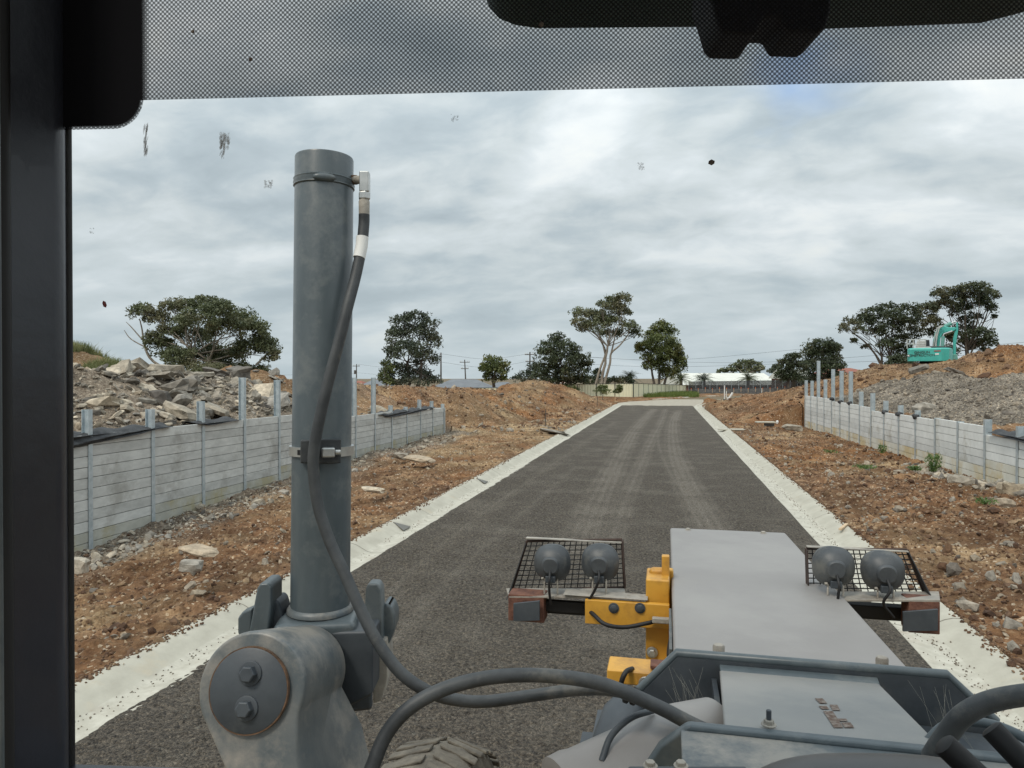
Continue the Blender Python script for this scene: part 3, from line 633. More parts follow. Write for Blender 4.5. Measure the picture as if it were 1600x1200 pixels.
# geotextile draped over the walls
FAB = mat('black_geotextile', (.018, .019, .021), (.05, .052, .056), 6, .75, .5, 14, dist=.02)
def drape(X, side, y0, y1, ztop, hang, label, seed=0, back=.5):
    n, k = 60, 14; v = []; f = []
    for i in range(n + 1):
        t = i / n; y = y0 + (y1 - y0) * t; hg = hang * (.55 + .45 * math.sin(t * math.pi * 1.3 + .4)) * min(1, t * 9, (1 - t) * 5 + .12)
        zt = ztop(y) + .012
        for j in range(k + 1):
            s2 = j / k
            if s2 < .45: a = s2 / .45; xx = X + side * (back * (1 - a) + .02) ; zz = zt + .07 * math.sin(a * 3.1) + .03 * math.sin(y * 7 + a * 5 + seed)
            else: a = (s2 - .45) / .55; xx = X - side * (.03 + .035 * math.sin(a * 9 + y * 2.3 + seed) * (a > .05) + .03 * a); zz = zt - hg * a
            v.append((xx, y, zz))
    for i in range(n):
        for j in range(k): a = i * (k + 1) + j; f.append((a, a + 1, a + k + 2, a + k + 1))
    o = MB().add(v, f).build('geotextile_sheet', FAB, smooth=60, loc=(X, (y0 + y1) / 2, ztop((y0 + y1) / 2))); md = o.modifiers.new('solid', 'SOLIDIFY'); md.thickness = .006
    tag(o, label, 'fabric')
drape(WL, -1, 8.6, 14.2, lambda y: 1.67, .27, 'black drainage fabric hanging over the near end of the left wall')
drape(WL, -1, 15.2, 16.9, lambda y: 1.67, .06, 'black fabric strip bunched behind the third left post', 2)
drape(WL, -1, 26.2, 33.2, lambda y: 1.33, .16, 'grey folded fabric sagging along the far end of the left wall', 4)
drape(WR, 1, 16.8, 20.2, lambda y: 1.40, .10, 'black fabric draped at the near stepped end of the right wall', 1)
def bunch(X, side, y, z, label, r=.14):
    b = MB(); V0, F0 = ICO[1]; V = V0 * (1 + rng.uniform(-.3, .3, (len(V0), 1))); V = V * np.array([r * 1.2, r, r * .9]) + np.array([X + side * .02, y, z])
    b.add([tuple(q) for q in V], [tuple(int(i) for i in q) for q in F0]); tag(b.build('fabric_wrap', FAB, loc=(X, y, z), smooth=70), label, 'fabric', 'fabric wraps round the right wall posts')
for i, k in enumerate((6, 7, 8, 11, 12, 13)):
    bunch(WR, 1, PR_[k], tR[k] + .02, 'black fabric round the %s short-topped steel post from the near end of the right wall' % ('first', 'second', 'third')[i] if i < 3 else 'black fabric at the foot of the %s tall middle post of the right wall' % ('nearest', 'middle', 'farthest')[i - 3], .10)

# ---------------------------------------------------------------- trees
BARK = mat('smooth_pale_bark', (.16, .135, .105), (.34, .30, .25), 2.5, .85, .3, 10, stretch=(1, 1, .3))
BARKD = mat('dark_bark', (.05, .042, .034), (.12, .10, .08), 3, .9, .4, 10, stretch=(1, 1, .3))
def leafmat(n, a, b, c=None): return mat(n, a, b, .55, .6, trans=.22, detail=5, c3=c, c3pos=.56)
LM = {'olive': leafmat('olive_gum_leaves', (.06, .075, .035), (.16, .185, .09), (.20, .19, .11)),
      'dark': leafmat('dark_leaves', (.028, .042, .021), (.08, .102, .048), (.115, .11, .055)),
      'green': leafmat('yellow_green_leaves', (.045, .065, .02), (.15, .18, .055), (.20, .19, .06)),
      'grey': leafmat('blue_green_leaves', (.035, .05, .034), (.10, .125, .075), (.13, .13, .085))}
def leaves(blobs, size, dens, seed, dk=1.0, spread_=.42):
    """blobs: centre (3), radii (3). Each blob is broken up into tufts of small leaf faces set over its volume"""
    g = np.random.default_rng(seed); C_ = []; nrm = []
    for c, r in blobs:
        c = np.array(c); r = np.array(r); area = r[0] * r[2] * 3.14
        nt_ = max(5, int(area / (spread_ * max(r[0] * r[2], .2) ** .5 * .55) ** 2 * .55))
        d = g.normal(size=(nt_, 3)); d /= np.linalg.norm(d, axis=1)[:, None]; d[:, 2] = np.where(d[:, 2] < -.55, -d[:, 2] * .7, d[:, 2])
        tc = c + d * r * (g.uniform(.35, 1, (nt_, 1)) ** .5) * g.uniform(.8, 1.13, (nt_, 1)); tr_ = r.mean() * spread_ * g.uniform(.7, 1.35, nt_)
        nl = max(8, int(dens * 13 * area / nt_ / size ** 2))
        nl = int(nl); k = g.normal(size=(nt_, nl, 3)); k /= np.linalg.norm(k, axis=2)[..., None]; k *= g.uniform(.15, 1, (nt_, nl, 1)) ** .45
        p = tc[:, None] + k * tr_[:, None, None] * np.array([1, 1, .72]); C_.append(p.reshape(-1, 3))
    P = np.concatenate(C_); n = len(P); a = g.normal(size=(n, 3)); a /= np.linalg.norm(a, axis=1)[:, None]; b = np.cross(a, g.normal(size=(n, 3))); b /= np.linalg.norm(b, axis=1)[:, None] + 1e-6
    L_ = size * g.uniform(.6, 1.4, (n, 1)); V = np.stack([P - a * L_ * .7, P + b * L_ * .32, P + a * L_ * .7, P - b * L_ * .32], 1).reshape(-1, 3)
    return V, np.arange(4 * n).reshape(n, 4)
def limb(b, p, q, r0, r1, sag=.12, k=6, seed=0):
    g = random.Random(seed); p = Vector(p); q = Vector(q); l = (q - p).length; pts = []; rr = []
    w1 = Vector((g.uniform(-1, 1), g.uniform(-1, 1), g.uniform(-.3, .6))) * l * sag
    for i in range(k + 1):
        t = i / k; pts.append(p.lerp(q, t) + w1 * math.sin(math.pi * t) + Vector((g.uniform(-1, 1), g.uniform(-1, 1), 0)) * l * .012); rr.append(r0 + (r1 - r0) * t)
    b.tube(pts, rr, 7)
def tree(name, label, base, d, blobs, fork, kind='olive', leaf=.26, dens=.62, bark=None, trunk_r=None, stems=1, group=None, seed=1, extra=(), bz=None, depth_k=.8):
    """base px,py of the foot; blobs in photo px around the crown at distance d; fork px,py where limbs part"""
    g = random.Random(seed); foot = CD(base[0], base[1], d)
    z0 = foot.z if bz is None else bz; foot.z = z0
    root = empty(name, foot, label, 'tree', group); B = []
    half = max(abs(x - base[0]) for x, *_ in blobs) / F * d * depth_k
    for (x, y, rx, ry) in blobs:
        off = g.uniform(-.75, .75) * max(0.5, half * (1 - abs(x - base[0]) / (half * F / d / depth_k + 8)))
        c = CD(x, y, d + off); k = (d + off) / F
        B.append((tuple(c), (rx * k * 1.08, (rx + ry) / 2 * k, ry * k * 1.1)))
    if d < 125: leaf *= .8
    V, Fc = leaves(B, leaf, dens, seed)
    b = MB(); tr_ = trunk_r or .022 * d / 6
    fk = CD(fork[0], fork[1], d)
    for s_ in range(stems):
        f0 = Vector((foot.x + (s_ - (stems - 1) / 2) * tr_ * 3.2, foot.y, z0 - .2)); f1 = fk + Vector(((s_ - (stems - 1) / 2) * tr_ * 7, g.uniform(-.5, .5), g.uniform(-.3, .5)))
        limb(b, f0, f1, tr_ * 1.15, tr_ * .7, .06, 7, seed + s_)
        for i, (c, r) in enumerate(B):
            if i % stems == s_:
                e_ = Vector(c) - Vector((0, 0, r[2] * .2)); m_ = f1.lerp(e_, .5) + Vector((0, 0, -.06 * (e_ - f1).length))
                limb(b, f1, e_, tr_ * .36, tr_ * .08, .14, 6, seed * 31 + i)
                for j in range(3):
                    t = g.uniform(.45, .9); s0 = f1.lerp(e_, t); e2 = Vector(c) + Vector((g.uniform(-1, 1) * r[0], g.uniform(-1, 1) * r[1], g.uniform(-.3, .9) * r[2])) * .85
                    limb(b, s0, e2, tr_ * .13, tr_ * .04, .1, 4, seed * 77 + i * 5 + j)
    for pts, w in extra:
        q = [CD(x, y, d) for x, y in pts]; b.tube(smoothpath(q, 4), [w * (1 - .8 * i / (len(q) * 4 - 4)) + .015 for i in range(len(q) * 4 - 3)], 6)
    b.build('trunk', bark or BARKD, root, smooth=60)
    o = bigmesh('crown', V, Fc, LM[kind], root, loc=tuple(foot)); return root
tree('gum_tree', 'huge spreading gum tree rising behind the left rubble heap', (318, 592), 75,
     [(222, 486, 20, 12), (247, 497, 22, 13), (262, 478, 14, 9), (288, 480, 22, 14), (320, 474, 24, 12), (345, 485, 26, 16), (310, 497, 30, 18), (375, 500, 24, 16), (395, 518, 26, 18), (350, 515, 32, 20), (415, 540, 22, 20), (385, 545, 26, 18),
      (300, 525, 26, 18), (265, 520, 18, 14), (255, 545, 20, 20), (280, 560, 26, 20), (320, 560, 32, 24), (355, 565, 30, 22), (240, 530, 14, 14), (400, 580, 22, 9), (425, 556, 14, 12), (330, 580, 30, 16), (270, 582, 20, 12), (372, 580, 20, 14), (292, 505, 20, 14)],
     (318, 560), 'olive', .24, .8, BARK, .26, 2, seed=3, extra=[([(290, 592), (240, 565), (226, 540), (222, 515), (218, 498)], .16), ([(232, 545), (205, 530), (194, 516)], .07), ([(226, 535), (206, 512), (197, 503)], .06), ([(400, 570), (415, 556), (428, 546)], .1)])
tree('broadleaf_tree', 'dark loose-leaved tree beside the cylinder, left of the power poles', (645, 610), 72,
     [(650, 495, 18, 10), (630, 505, 18, 14), (668, 508, 16, 16), (650, 520, 26, 18), (618, 528, 16, 18), (675, 535, 14, 18), (640, 548, 24, 20), (612, 553, 14, 16), (662, 560, 20, 18), (620, 580, 22, 16), (652, 588, 26, 16), (605, 588, 12, 12), (680, 595, 12, 8), (636, 600, 28, 9)],
     (646, 570), 'grey', .24, .52, BARKD, .2, 2, seed=5)
tree('young_tree', 'small light green tree at the left side of the dark loose-leaved tree', (604, 606), 70, [(602, 568, 8, 6), (608, 578, 10, 8), (600, 588, 9, 8), (606, 597, 10, 7)], (604, 590), 'green', .2, .5, BARKD, .08, seed=6)
tree('round_tree', 'small round green tree standing alone between two power poles', (772, 602), 105, [(772, 564, 16, 9), (760, 574, 12, 10), (785, 574, 11, 11), (773, 582, 18, 12), (765, 590, 12, 8), (782, 592, 12, 7)], (772, 592), 'green', .33, .75, BARKD, .22, seed=7)
tree('broadleaf_tree', 'broad dark tree left of the tall bare-trunked gum', (882, 608), 92,
     [(872, 526, 10, 7), (862, 538, 18, 12), (885, 545, 20, 14), (855, 555, 20, 14), (880, 565, 26, 16), (905, 562, 18, 12), (858, 578, 20, 14), (890, 585, 28, 14), (912, 575, 12, 14), (846, 585, 14, 10), (872, 597, 26, 9), (905, 596, 16, 8)],
     (880, 590), 'dark', .28, .62, BARKD, .26, 2, seed=8)
tree('shrub_tree', 'low blue-green bushy tree under the crossarmed pole left of the broad dark tree', (828, 600), 96, [(836, 578, 14, 12), (820, 586, 12, 8), (808, 592, 9, 5), (842, 592, 14, 8), (826, 594, 12, 6)], (830, 596), 'grey', .28, .45, BARKD, .12, seed=9)
tree('gum_tree', 'tall gum tree with long bare forked trunk behind the cream fence', (938, 604), 108,
     [(957, 470, 14, 8), (972, 468, 14, 10), (962, 482, 20, 12), (940, 478, 10, 8), (975, 488, 12, 8), (912, 490, 18, 9), (935, 495, 20, 12), (905, 505, 13, 10), (950, 505, 26, 13), (925, 512, 22, 10), (985, 512, 16, 9), (955, 522, 20, 8), (993, 522, 9, 7)],
     (950, 545), 'olive', .30, .72, BARK, .22, 1, seed=10, extra=[([(930, 604), (938, 575), (946, 552), (940, 535), (930, 522), (912, 512)], .20), ([(944, 600), (953, 568), (955, 552), (968, 540), (980, 525), (984, 515)], .2), ([(946, 555), (940, 532), (932, 516)], .13), ([(955, 552), (960, 530), (962, 512)], .13)])
tree('gum_tree', 'dense yellow-green gum tree right of the tall bare-trunked gum', (1030, 606), 110,
     [(1030, 510, 14, 9), (1040, 520, 16, 12), (1018, 525, 14, 10), (1035, 535, 24, 14), (1005, 542, 12, 10), (1052, 545, 14, 14), (1030, 552, 24, 14), (1048, 562, 20, 16), (1064, 568, 10, 16), (1020, 572, 18, 10), (1045, 584, 22, 12), (1000, 548, 9, 8), (1012, 560, 10, 9)],
     (1032, 575), 'green', .30, .75, BARKD, .2, 3, seed=12)
tree('round_tree', 'dome shaped dark tree behind the palm, above the right wall posts', (1288, 606), 118,
     [(1285, 538, 18, 8), (1270, 548, 16, 11), (1302, 548, 14, 12), (1286, 556, 24, 13), (1305, 568, 12, 14), (1270, 572, 18, 14), (1290, 580, 24, 16), (1305, 590, 12, 10), (1268, 592, 16, 8)], (1288, 590), 'dark', .34, .8, BARKD, .25, seed=13)
tree('bush_tree', 'low dark leafy tree left of the dome shaped tree, touching the palm', (1232, 604), 112, [(1240, 560, 14, 9), (1228, 570, 14, 10), (1245, 575, 16, 12), (1222, 585, 12, 10), (1238, 592, 18, 9)], (1234, 592), 'dark', .32, .75, BARKD, .15, seed=14)
tree('gum_tree', 'distant flat-topped gum behind the long pale roof', (1163, 600), 190, [(1150, 572, 10, 4), (1163, 567, 14, 5), (1178, 570, 12, 5), (1186, 576, 8, 4), (1162, 577, 16, 5), (1140, 578, 10, 4), (1128, 580, 8, 3), (1174, 581, 14, 4)], (1163, 588), 'olive', .5, .8, BARK, .3, seed=15)
tree('gum_tree', 'distant small gum tree between the long pale roof and the palm', (1214, 598), 180, [(1214, 574, 8, 4), (1208, 580, 8, 4), (1218, 582, 8, 5)], (1214, 588), 'grey', .5, .7, BARK, .2, seed=16)
tree('gum_tree', 'open gum tree with leaning dark limbs left of the excavator', (1384, 585), 88,
     [(1318, 514, 10, 7), (1330, 506, 14, 9), (1348, 500, 18, 11), (1345, 516, 12, 7), (1362, 488, 16, 8), (1385, 482, 18, 8), (1375, 500, 20, 12), (1400, 494, 18, 12), (1420, 486, 16, 12), (1392, 515, 20, 12), (1370, 520, 14, 10), (1415, 508, 18, 12), (1404, 532, 18, 12), (1385, 540, 16, 10), (1430, 520, 14, 12), (1410, 550, 20, 14), (1334, 533, 6, 5), (1353, 542, 7, 5), (1420, 565, 16, 12), (1432, 500, 12, 10), (1400, 572, 18, 12)],
     (1384, 560), 'dark', .26, .58, BARKD, .17, 2, seed=17, extra=[([(1382, 582), (1372, 560), (1352, 535), (1335, 522), (1325, 512)], .13), ([(1386, 580), (1390, 555), (1385, 530), (1380, 505)], .12), ([(1378, 575), (1366, 552), (1357, 542)], .08)])
tree('gum_tree', 'tall dark gum tree directly behind the excavator boom', (1514, 585), 84,
     [(1470, 458, 14, 10), (1490, 462, 18, 12), (1510, 452, 18, 9), (1530, 450, 18, 9), (1545, 462, 14, 12), (1550, 482, 8, 10), (1520, 468, 20, 12), (1475, 478, 20, 12), (1450, 485, 16, 12), (1455, 505, 16, 14), (1500, 485, 18, 12), (1535, 478, 14, 10), (1510, 500, 12, 8), (1528, 495, 6, 5), (1553, 495, 5, 4), (1505, 518, 20, 12), (1530, 522, 20, 12), (1545, 535, 12, 12), (1515, 538, 20, 12), (1490, 530, 14, 12), (1480, 550, 14, 12), (1470, 520, 16, 12), (1540, 548, 8, 6)],
     (1514, 545), 'dark', .26, .66, BARKD, .2, 1, seed=18, extra=[([(1514, 582), (1510, 550), (1508, 515), (1508, 480)], .18), ([(1514, 560), (1530, 520), (1542, 490), (1545, 475)], .09), ([(1510, 580), (1522, 565), (1538, 552)], .1), ([(1500, 580), (1492, 556), (1486, 545)], .1), ([(1532, 505), (1546, 500), (1558, 494)], .04)])
tree('bush_tree', 'dark bushy tree low behind the mound left of the excavator body', (1400, 590), 70, [(1398, 566, 12, 12), (1410, 572, 12, 12), (1392, 578, 12, 9), (1420, 575, 10, 12)], (1400, 582), 'dark', .22, .8, BARKD, .1, seed=19)
tree('gum_tree', 'small gum tree crown at the right frame edge behind the mound', (1597, 578), 95, [(1592, 556, 9, 6), (1602, 562, 10, 8), (1588, 564, 7, 5)], (1597, 572), 'olive', .26, .7, BARKD, .1, seed=20)
tree('shrub', 'leafy shrub against the cream fence at its left end', (890, 618), 90, [(888, 608, 11, 6), (898, 610, 7, 5), (882, 612, 8, 5)], (890, 614), 'green', .2, .5, BARKD, .04, seed=21)
tree('shrub', 'leafy shrub in the middle of the cream fence', (941, 622), 88, [(941, 607, 9, 6), (937, 613, 9, 5), (948, 612, 7, 5)], (941, 616), 'green', .2, .5, BARKD, .04, seed=22)
tree('shrub', 'thin shrub near the corner of the cream fence', (967, 621), 89, [(968, 606, 5, 5), (965, 612, 6, 5)], (967, 616), 'green', .2, .45, BARKD, .03, seed=23)
tree('hedge_bush', 'dark clipped bush behind the cream fence below the bare-trunked gum', (965, 602), 112, [(925, 594, 14, 8), (932, 584, 8, 8), (955, 596, 16, 6), (975, 595, 14, 6)], (945, 600), 'dark', .3, .8, BARKD, .08, seed=24)
def palm(px, py, d, s, label, seed, top):
    g = random.Random(seed); p = CD(px, py, d); root = empty('palm_tree', p, label, 'palm tree', 'palm trees beyond the far fence')
    c = CD(px, top, d); b = MB(); b.tube([p - Vector((0, 0, .5)), p.lerp(c, .5), c - Vector((0, 0, .1))], [.34, .28, .3], 9); b.build('trunk', BARKD, root, smooth=60)
    v = []; f = []
    for i in range(46):
        az = g.uniform(0, 6.28); el = g.uniform(-.25, 1.35); ln = s * g.uniform(.85, 1.1); pts = []
        for k in range(9):
            t = k / 8; hgt = math.sin(el) * ln * t - (.62 + .2 * math.cos(el)) * ln * t * t * .75; rr = math.cos(el) * ln * t * .95 + .18 * ln * t * t
            pts.append(c + Vector((math.cos(az) * rr, math.sin(az) * rr, hgt)))
        for k in range(1, 9):
            t_ = (pts[k] - pts[k - 1]); sd_ = t_.cross(Vector((0, 0, 1))); sd_.normalize(); w = s * .17 * math.sin(math.pi * min(.97, .12 + k / 9)) + .04
            for sg in (-1, 1):
                for h_ in (0, .5):
                    q = pts[k - 1].lerp(pts[k], h_); n0 = len(v); v += [q, q + t_ * .28, q + t_ * .75 + sd_ * sg * w - Vector((0, 0, w * .45))]; f.append((n0, n0 + 1, n0 + 2))
    MB().add(v, f).build('crown', LM['grey'] if seed % 2 else LM['olive'], root); return root
palm(984, 604, 118, 2.6, 'palm tree behind the cream fence between two gum trees', 1, 590)
palm(1064, 604, 122, 2.3, 'palm tree partly hidden behind the right gum trunk', 2, 592)
palm(1100, 610, 128, 2.5, 'palm tree in front of the left end of the long pale roof', 3, 592)
palm(1169, 610, 126, 2.6, 'palm tree in front of the middle of the long pale roof', 4, 591)
palm(1240, 608, 116, 3.0, 'palm tree merging with dark trees at the right end of the pale roof', 5, 586)

# ---------------------------------------------------------------- houses, fences, poles beyond
ROOFG = mat('grey_metal_roof', (.11, .12, .135), (.16, .17, .185), .6, .5); ROOFW = mat('cream_metal_roof', (.60, .60, .54), (.70, .70, .63), .4, .55); ROOFR = mat('red_roof_tiles', (.20, .07, .045), (.32, .12, .08), 1.4, .8)
WALLC = mat('cream_render', (.62, .59, .44), (.70, .67, .51), .5, .8); BRICK = mat('brown_brick', (.13, .065, .05), (.22, .12, .09), 1.8, .85); GLASS = mat('dark_window', (.03, .035, .045), rough=.15); WHITE = mat('white_paint', (.68, .68, .66), (.78, .78, .76), 3, .6)
def house(name, label, pL, pR, ytop, yeave, d, deep, wallm, roofm, zb, hip=True, wins=()):
    A = CD(pL, yeave, d); B = CD(pR, yeave, d); ze = (A.z + B.z) / 2; zt = CD((pL + pR) / 2, ytop, d + (deep / 2)).z; A.z = B.z = ze
    ax = (B - A); w = ax.length; ax.normalize(); ay = Vector((-ax.y, ax.x, 0)); o_ = (A + B) / 2
    root = empty(name, (o_.x, o_.y, zb), label, 'house'); g0 = lambda u, v_, z: Vector((A.x, A.y, 0)) + ax * u + ay * v_ + Vector((0, 0, z))
    b = MB(); b.prism([g0(.4, .4, zb), g0(w - .4, .4, zb), g0(w - .4, deep - .4, zb), g0(.4, deep - .4, zb)], (0, 0, ze - zb)); b.build('wall', wallm, root)
    i = min(deep / 2, w * .3) if hip else 0
    v_ = [g0(0, 0, ze), g0(w, 0, ze), g0(w, deep, ze), g0(0, deep, ze), g0(i, deep / 2, zt), g0(w - i, deep / 2, zt)]
    v_ += [p - Vector((0, 0, .18)) for p in v_[:4]]
    b = MB().add(v_, [(0, 1, 5, 4), (1, 2, 5), (2, 3, 4, 5), (3, 0, 4), (0, 1, 7, 6), (1, 2, 8, 7), (2, 3, 9, 8), (3, 0, 6, 9), (6, 7, 8, 9)]); rf = b.build('roof', roofm, root)
    MB().tube([g0(-.05, -.05, ze - .06), g0(w + .05, -.05, ze - .06)], .07, 6).build('gutter', WHITE if roofm is not ROOFG else ROOFG, rf)
    for u, zz, ww, hh in wins:
        wi = MB().box(g0(u * w, .385, ze - zz), (ww, .06, hh), rz=math.atan2(ax.y, ax.x)).build('window', WHITE, root)
        MB().box(g0(u * w, .35, ze - zz), (ww - .14, .05, hh - .14), rz=math.atan2(ax.y, ax.x)).build('pane', GLASS, wi)
    return root
house('house', 'low house with slate grey hipped roof behind the left spoil heaps', 672, 772, 592.5, 606, 112, 9, WALLC, ROOFG, -1.6, wins=((.75, 1.3, 1.6, 1.0),))
house('house', 'small pale-walled building with flat grey roof just right of the slate roof', 764, 806, 597, 605, 120, 7, WALLC, ROOFG, -1.6, wins=((.5, 1.2, 1.4, .9),))
house('house', 'grey roofed house behind the far left steel posts, mostly hidden by the dark tree', 560, 610, 593, 603, 115, 9, WALLC, ROOFG, -1.6, wins=((.5, 1.2, 1.5, 1.0),))
house('house', 'dark red roofed house seen beside the hydraulic cylinder', 538, 566, 595, 601, 140, 9, BRICK, ROOFR, -1.6)
house('house', 'house with orange red tiled roof behind the left spoil mound', 846, 884, 593.5, 598, 150, 9, BRICK, ROOFR, -1.6)
house('long_building', 'long building with cream metal roof behind the palm trees', 1066, 1222, 583, 601, 150, 22, BRICK, ROOFW, -1.8, hip=False, wins=((.2, 1.6, 2.4, 1.4), (.5, 1.6, 2.4, 1.4), (.8, 1.6, 2.4, 1.4)))
house('house', 'brick house with white gable and flat roof behind the tallest right wall post', 1226, 1276, 577, 590, 128, 8, BRICK, ROOFW, -1.6, hip=False, wins=((.5, 1.5, 1.6, 1.1),))
house('house', 'brick house with terracotta tiled roof right of the tall steel posts', 1302, 1372, 575, 584, 120, 10, BRICK, ROOFR, -1.6, wins=((.3, 1.4, 1.8, 1.1), (.7, 1.4, 1.8, 1.1)))
FCREAM = mat('cream_steel_sheet', (.70, .68, .48), (.78, .76, .56), .5, .6); FPOST = mat('dark_green_steel', (.03, .045, .035), rough=.5)
def cfence(A, B, n, h, label, name='steel_fence'):
    A = Vector(A); B = Vector(B); root = empty(name, A, label, 'fence')
    for i in range(n + 1):
        p = A.lerp(B, i / n); MB().box(p + Vector((0, 0, h[0] / 2 * (1 - i / n) + h[1] / 2 * i / n)), (.09, .09, (h[0] * (1 - i / n) + h[1] * i / n) + .04)).build('post', FPOST, root)
    for i in range(n):
        p, q = A.lerp(B, i / n), A.lerp(B, (i + 1) / n); hh = h[0] + (h[1] - h[0]) * (i + .5) / n; ax = (q - p); ax.z = 0; l = ax.length; ax.normalize(); nn = Vector((-ax.y, ax.x, 0)); v = []; m = int(l / .1)
        for k in range(m + 1):
            c = p.lerp(q, .03 + .94 * k / m) + nn * (.02 if k % 4 in (0, 1) else -.02); v += [c, c + Vector((0, 0, hh))]
        MB().add(v, [(2 * k, 2 * k + 2, 2 * k + 3, 2 * k + 1) for k in range(m)]).build('panel', FCREAM, root)
        MB().box(p.lerp(q, .5) + Vector((0, 0, hh + .03)), (l, .08, .06), rz=math.atan2(ax.y, ax.x)).build('rail', FPOST, root)
a = CD(873, 617.3, 93); c_ = CD(989.5, 620.5, 95); e_ = CD(1072, 613.5, 122)
cfence(a, c_, 4, (1.35, 1.82), 'cream sheet steel fence with dark posts facing the road end')
cfence(c_ + Vector((.02, .12, 0)), e_, 13, (1.82, 1.25), 'cream sheet steel fence running away right of the fence corner')
cfence(CD(728, 621, 98), CD(786, 621, 98), 2, (1.3, 1.3), 'cream steel fence showing in the dip between the left spoil heaps')
# temporary mesh fence across the far end
MESHM = bpy.data.materials.new('chain_mesh'); MESHM.use_nodes = True
t = MESHM.node_tree; b_ = t.nodes['Principled BSDF']; b_.inputs['Base Color'].default_value = (.05, .055, .06, 1); b_.inputs['Roughness'].default_value = .6; b_.inputs['Alpha'].default_value = .62
root = empty('mesh_fence', CD(1076, 612, 122), 'dark mesh site fence below the long pale roof', 'fence')
A = CD(1076, 612.5, 122); B = CD(1258, 610.5, 118); n = 16
for i in range(n + 1):
    p = A.lerp(B, i / n); MB().tube([p, p + Vector((0, 0, 1.9))], .03, 6).build('post', GALV, root)
    if i < n:
        q = A.lerp(B, (i + 1) / n); MB().prism([p + Vector((0, 0, .1)), q + Vector((0, 0, .1)), q + Vector((0, 0, 1.8)), p + Vector((0, 0, 1.8))], (0, .02, 0)).build('mesh_panel', MESHM, root)
# dark soil bank in front of that fence, with survey pegs along it
tag(MB().prism([A + Vector((0, -1.5, -.5)), B + Vector((3, -1.5, -.5)), B + Vector((3, -.6, .55)), A + Vector((0, -.6, .45))], (0, 1.2, 0)).build('soil_bank', mat('black_gravel_bank', (.03, .03, .03), (.09, .085, .08), 3, .95, .6, 20)), kind='structure')
PEG = mat('bare_timber', (.45, .33, .2), (.6, .45, .3), 5, .8); ORG = mat('orange_tape', (.75, .16, .05), rough=.6)
peg0 = empty('survey_peg', (0, 0, 0), 'timber survey peg with orange tip in the row below the mesh fence', 'peg', 'survey pegs in front of the mesh fence')
MB().box((0, 0, .3), (.06, .04, .6)).build('stake', PEG, peg0); MB().box((0, -.004, .66), (.10, .06, .14)).build('flag', ORG, peg0)
for i in range(17):
    o = peg0 if i == 0 else copy_tree(peg0); o['label'] = 'orange tipped survey peg, %s from the left in the row below the mesh fence' % ('first second third fourth fifth sixth seventh eighth ninth tenth eleventh twelfth thirteenth fourteenth fifteenth sixteenth seventeenth'.split()[i]); t = i / 16; p = A.lerp(B, .02 + t * .98) + Vector((0, -1.7, -.15 + .25 * random.random())); o.location = p
def stake(px, py, d, h, label, m=PEG, name='stake', r=.025):
    p = CD(px, py, d); o = MB().tube([p - Vector((0, 0, .1)), p + Vector((.02, 0, h * .5)), p + Vector((0, 0, h))], [r, r, r * .8], 6).build(name, m, loc=p); tag(o, label, 'stake'); return o
stake(852, 663, 37, .8, 'dark steel star picket in the left verge near the grey slab', BARKD)
stake(933, 634, 62, .9, 'thin dark stake in the left verge near the far kerb end', BARKD)
stake(961, 628, 78, .8, 'short timber stake with pink tip at the far left road corner')
stake(1196, 634, 53, .45, 'short orange tipped peg on the red soil right of the road', ORG, 'survey_peg')
stake(1190, 612, 80, .4, 'short white topped peg left of the rightmost soil ridge', WHITE, 'survey_peg')
# sewer pipes
PVC = mat('white_plastic_pipe', (.62, .62, .60), (.74, .74, .72), 4, .45)
p = CD(1132, 627, 72); root = empty('vent_pipe', p, 'tall white plastic pipe standing beside two short pipes on the right verge', 'pipe')
MB().tube([p, p + Vector((0, 0, 1.55))], .055, 12).build('pipe', PVC, root, smooth=60); MB().tube([p + Vector((.0, 0, 1.5)), p + Vector((0, 0, 1.6))], .07, 12).build('cap', PVC, root)
MB().box(p + Vector((.25, -.1, .08)), (.75, .5, .28)).build('black_base', DK, root, bevel=.03)
p = CD(1137, 627, 70); MB().tube([p - Vector((0, 0, .3)), p + Vector((.0, -.1, .38))], .10, 14).build('stub', PVC, loc=p, smooth=60); tag(bpy.data.objects['stub'], 'stubby white pipe end below the tall white pipe', 'pipe'); bpy.data.objects['stub'].name = 'pipe_stub'
p = CD(1141, 622, 72); o = MB().tube([p - Vector((.15, 0, .1)), p + Vector((.25, 0, .55))], .11, 14).build('pipe_stub', PVC, loc=p, smooth=60); tag(o, 'leaning white pipe end right of the tall white pipe', 'pipe')
p = CD(1135, 621, 74); o = MB().tube([p, p + Vector((0, 0, .65))], .045, 12).build('pipe_stub', PVC, loc=p, smooth=60); tag(o, 'thin short white pipe between the tall pipe and the leaning one', 'pipe')
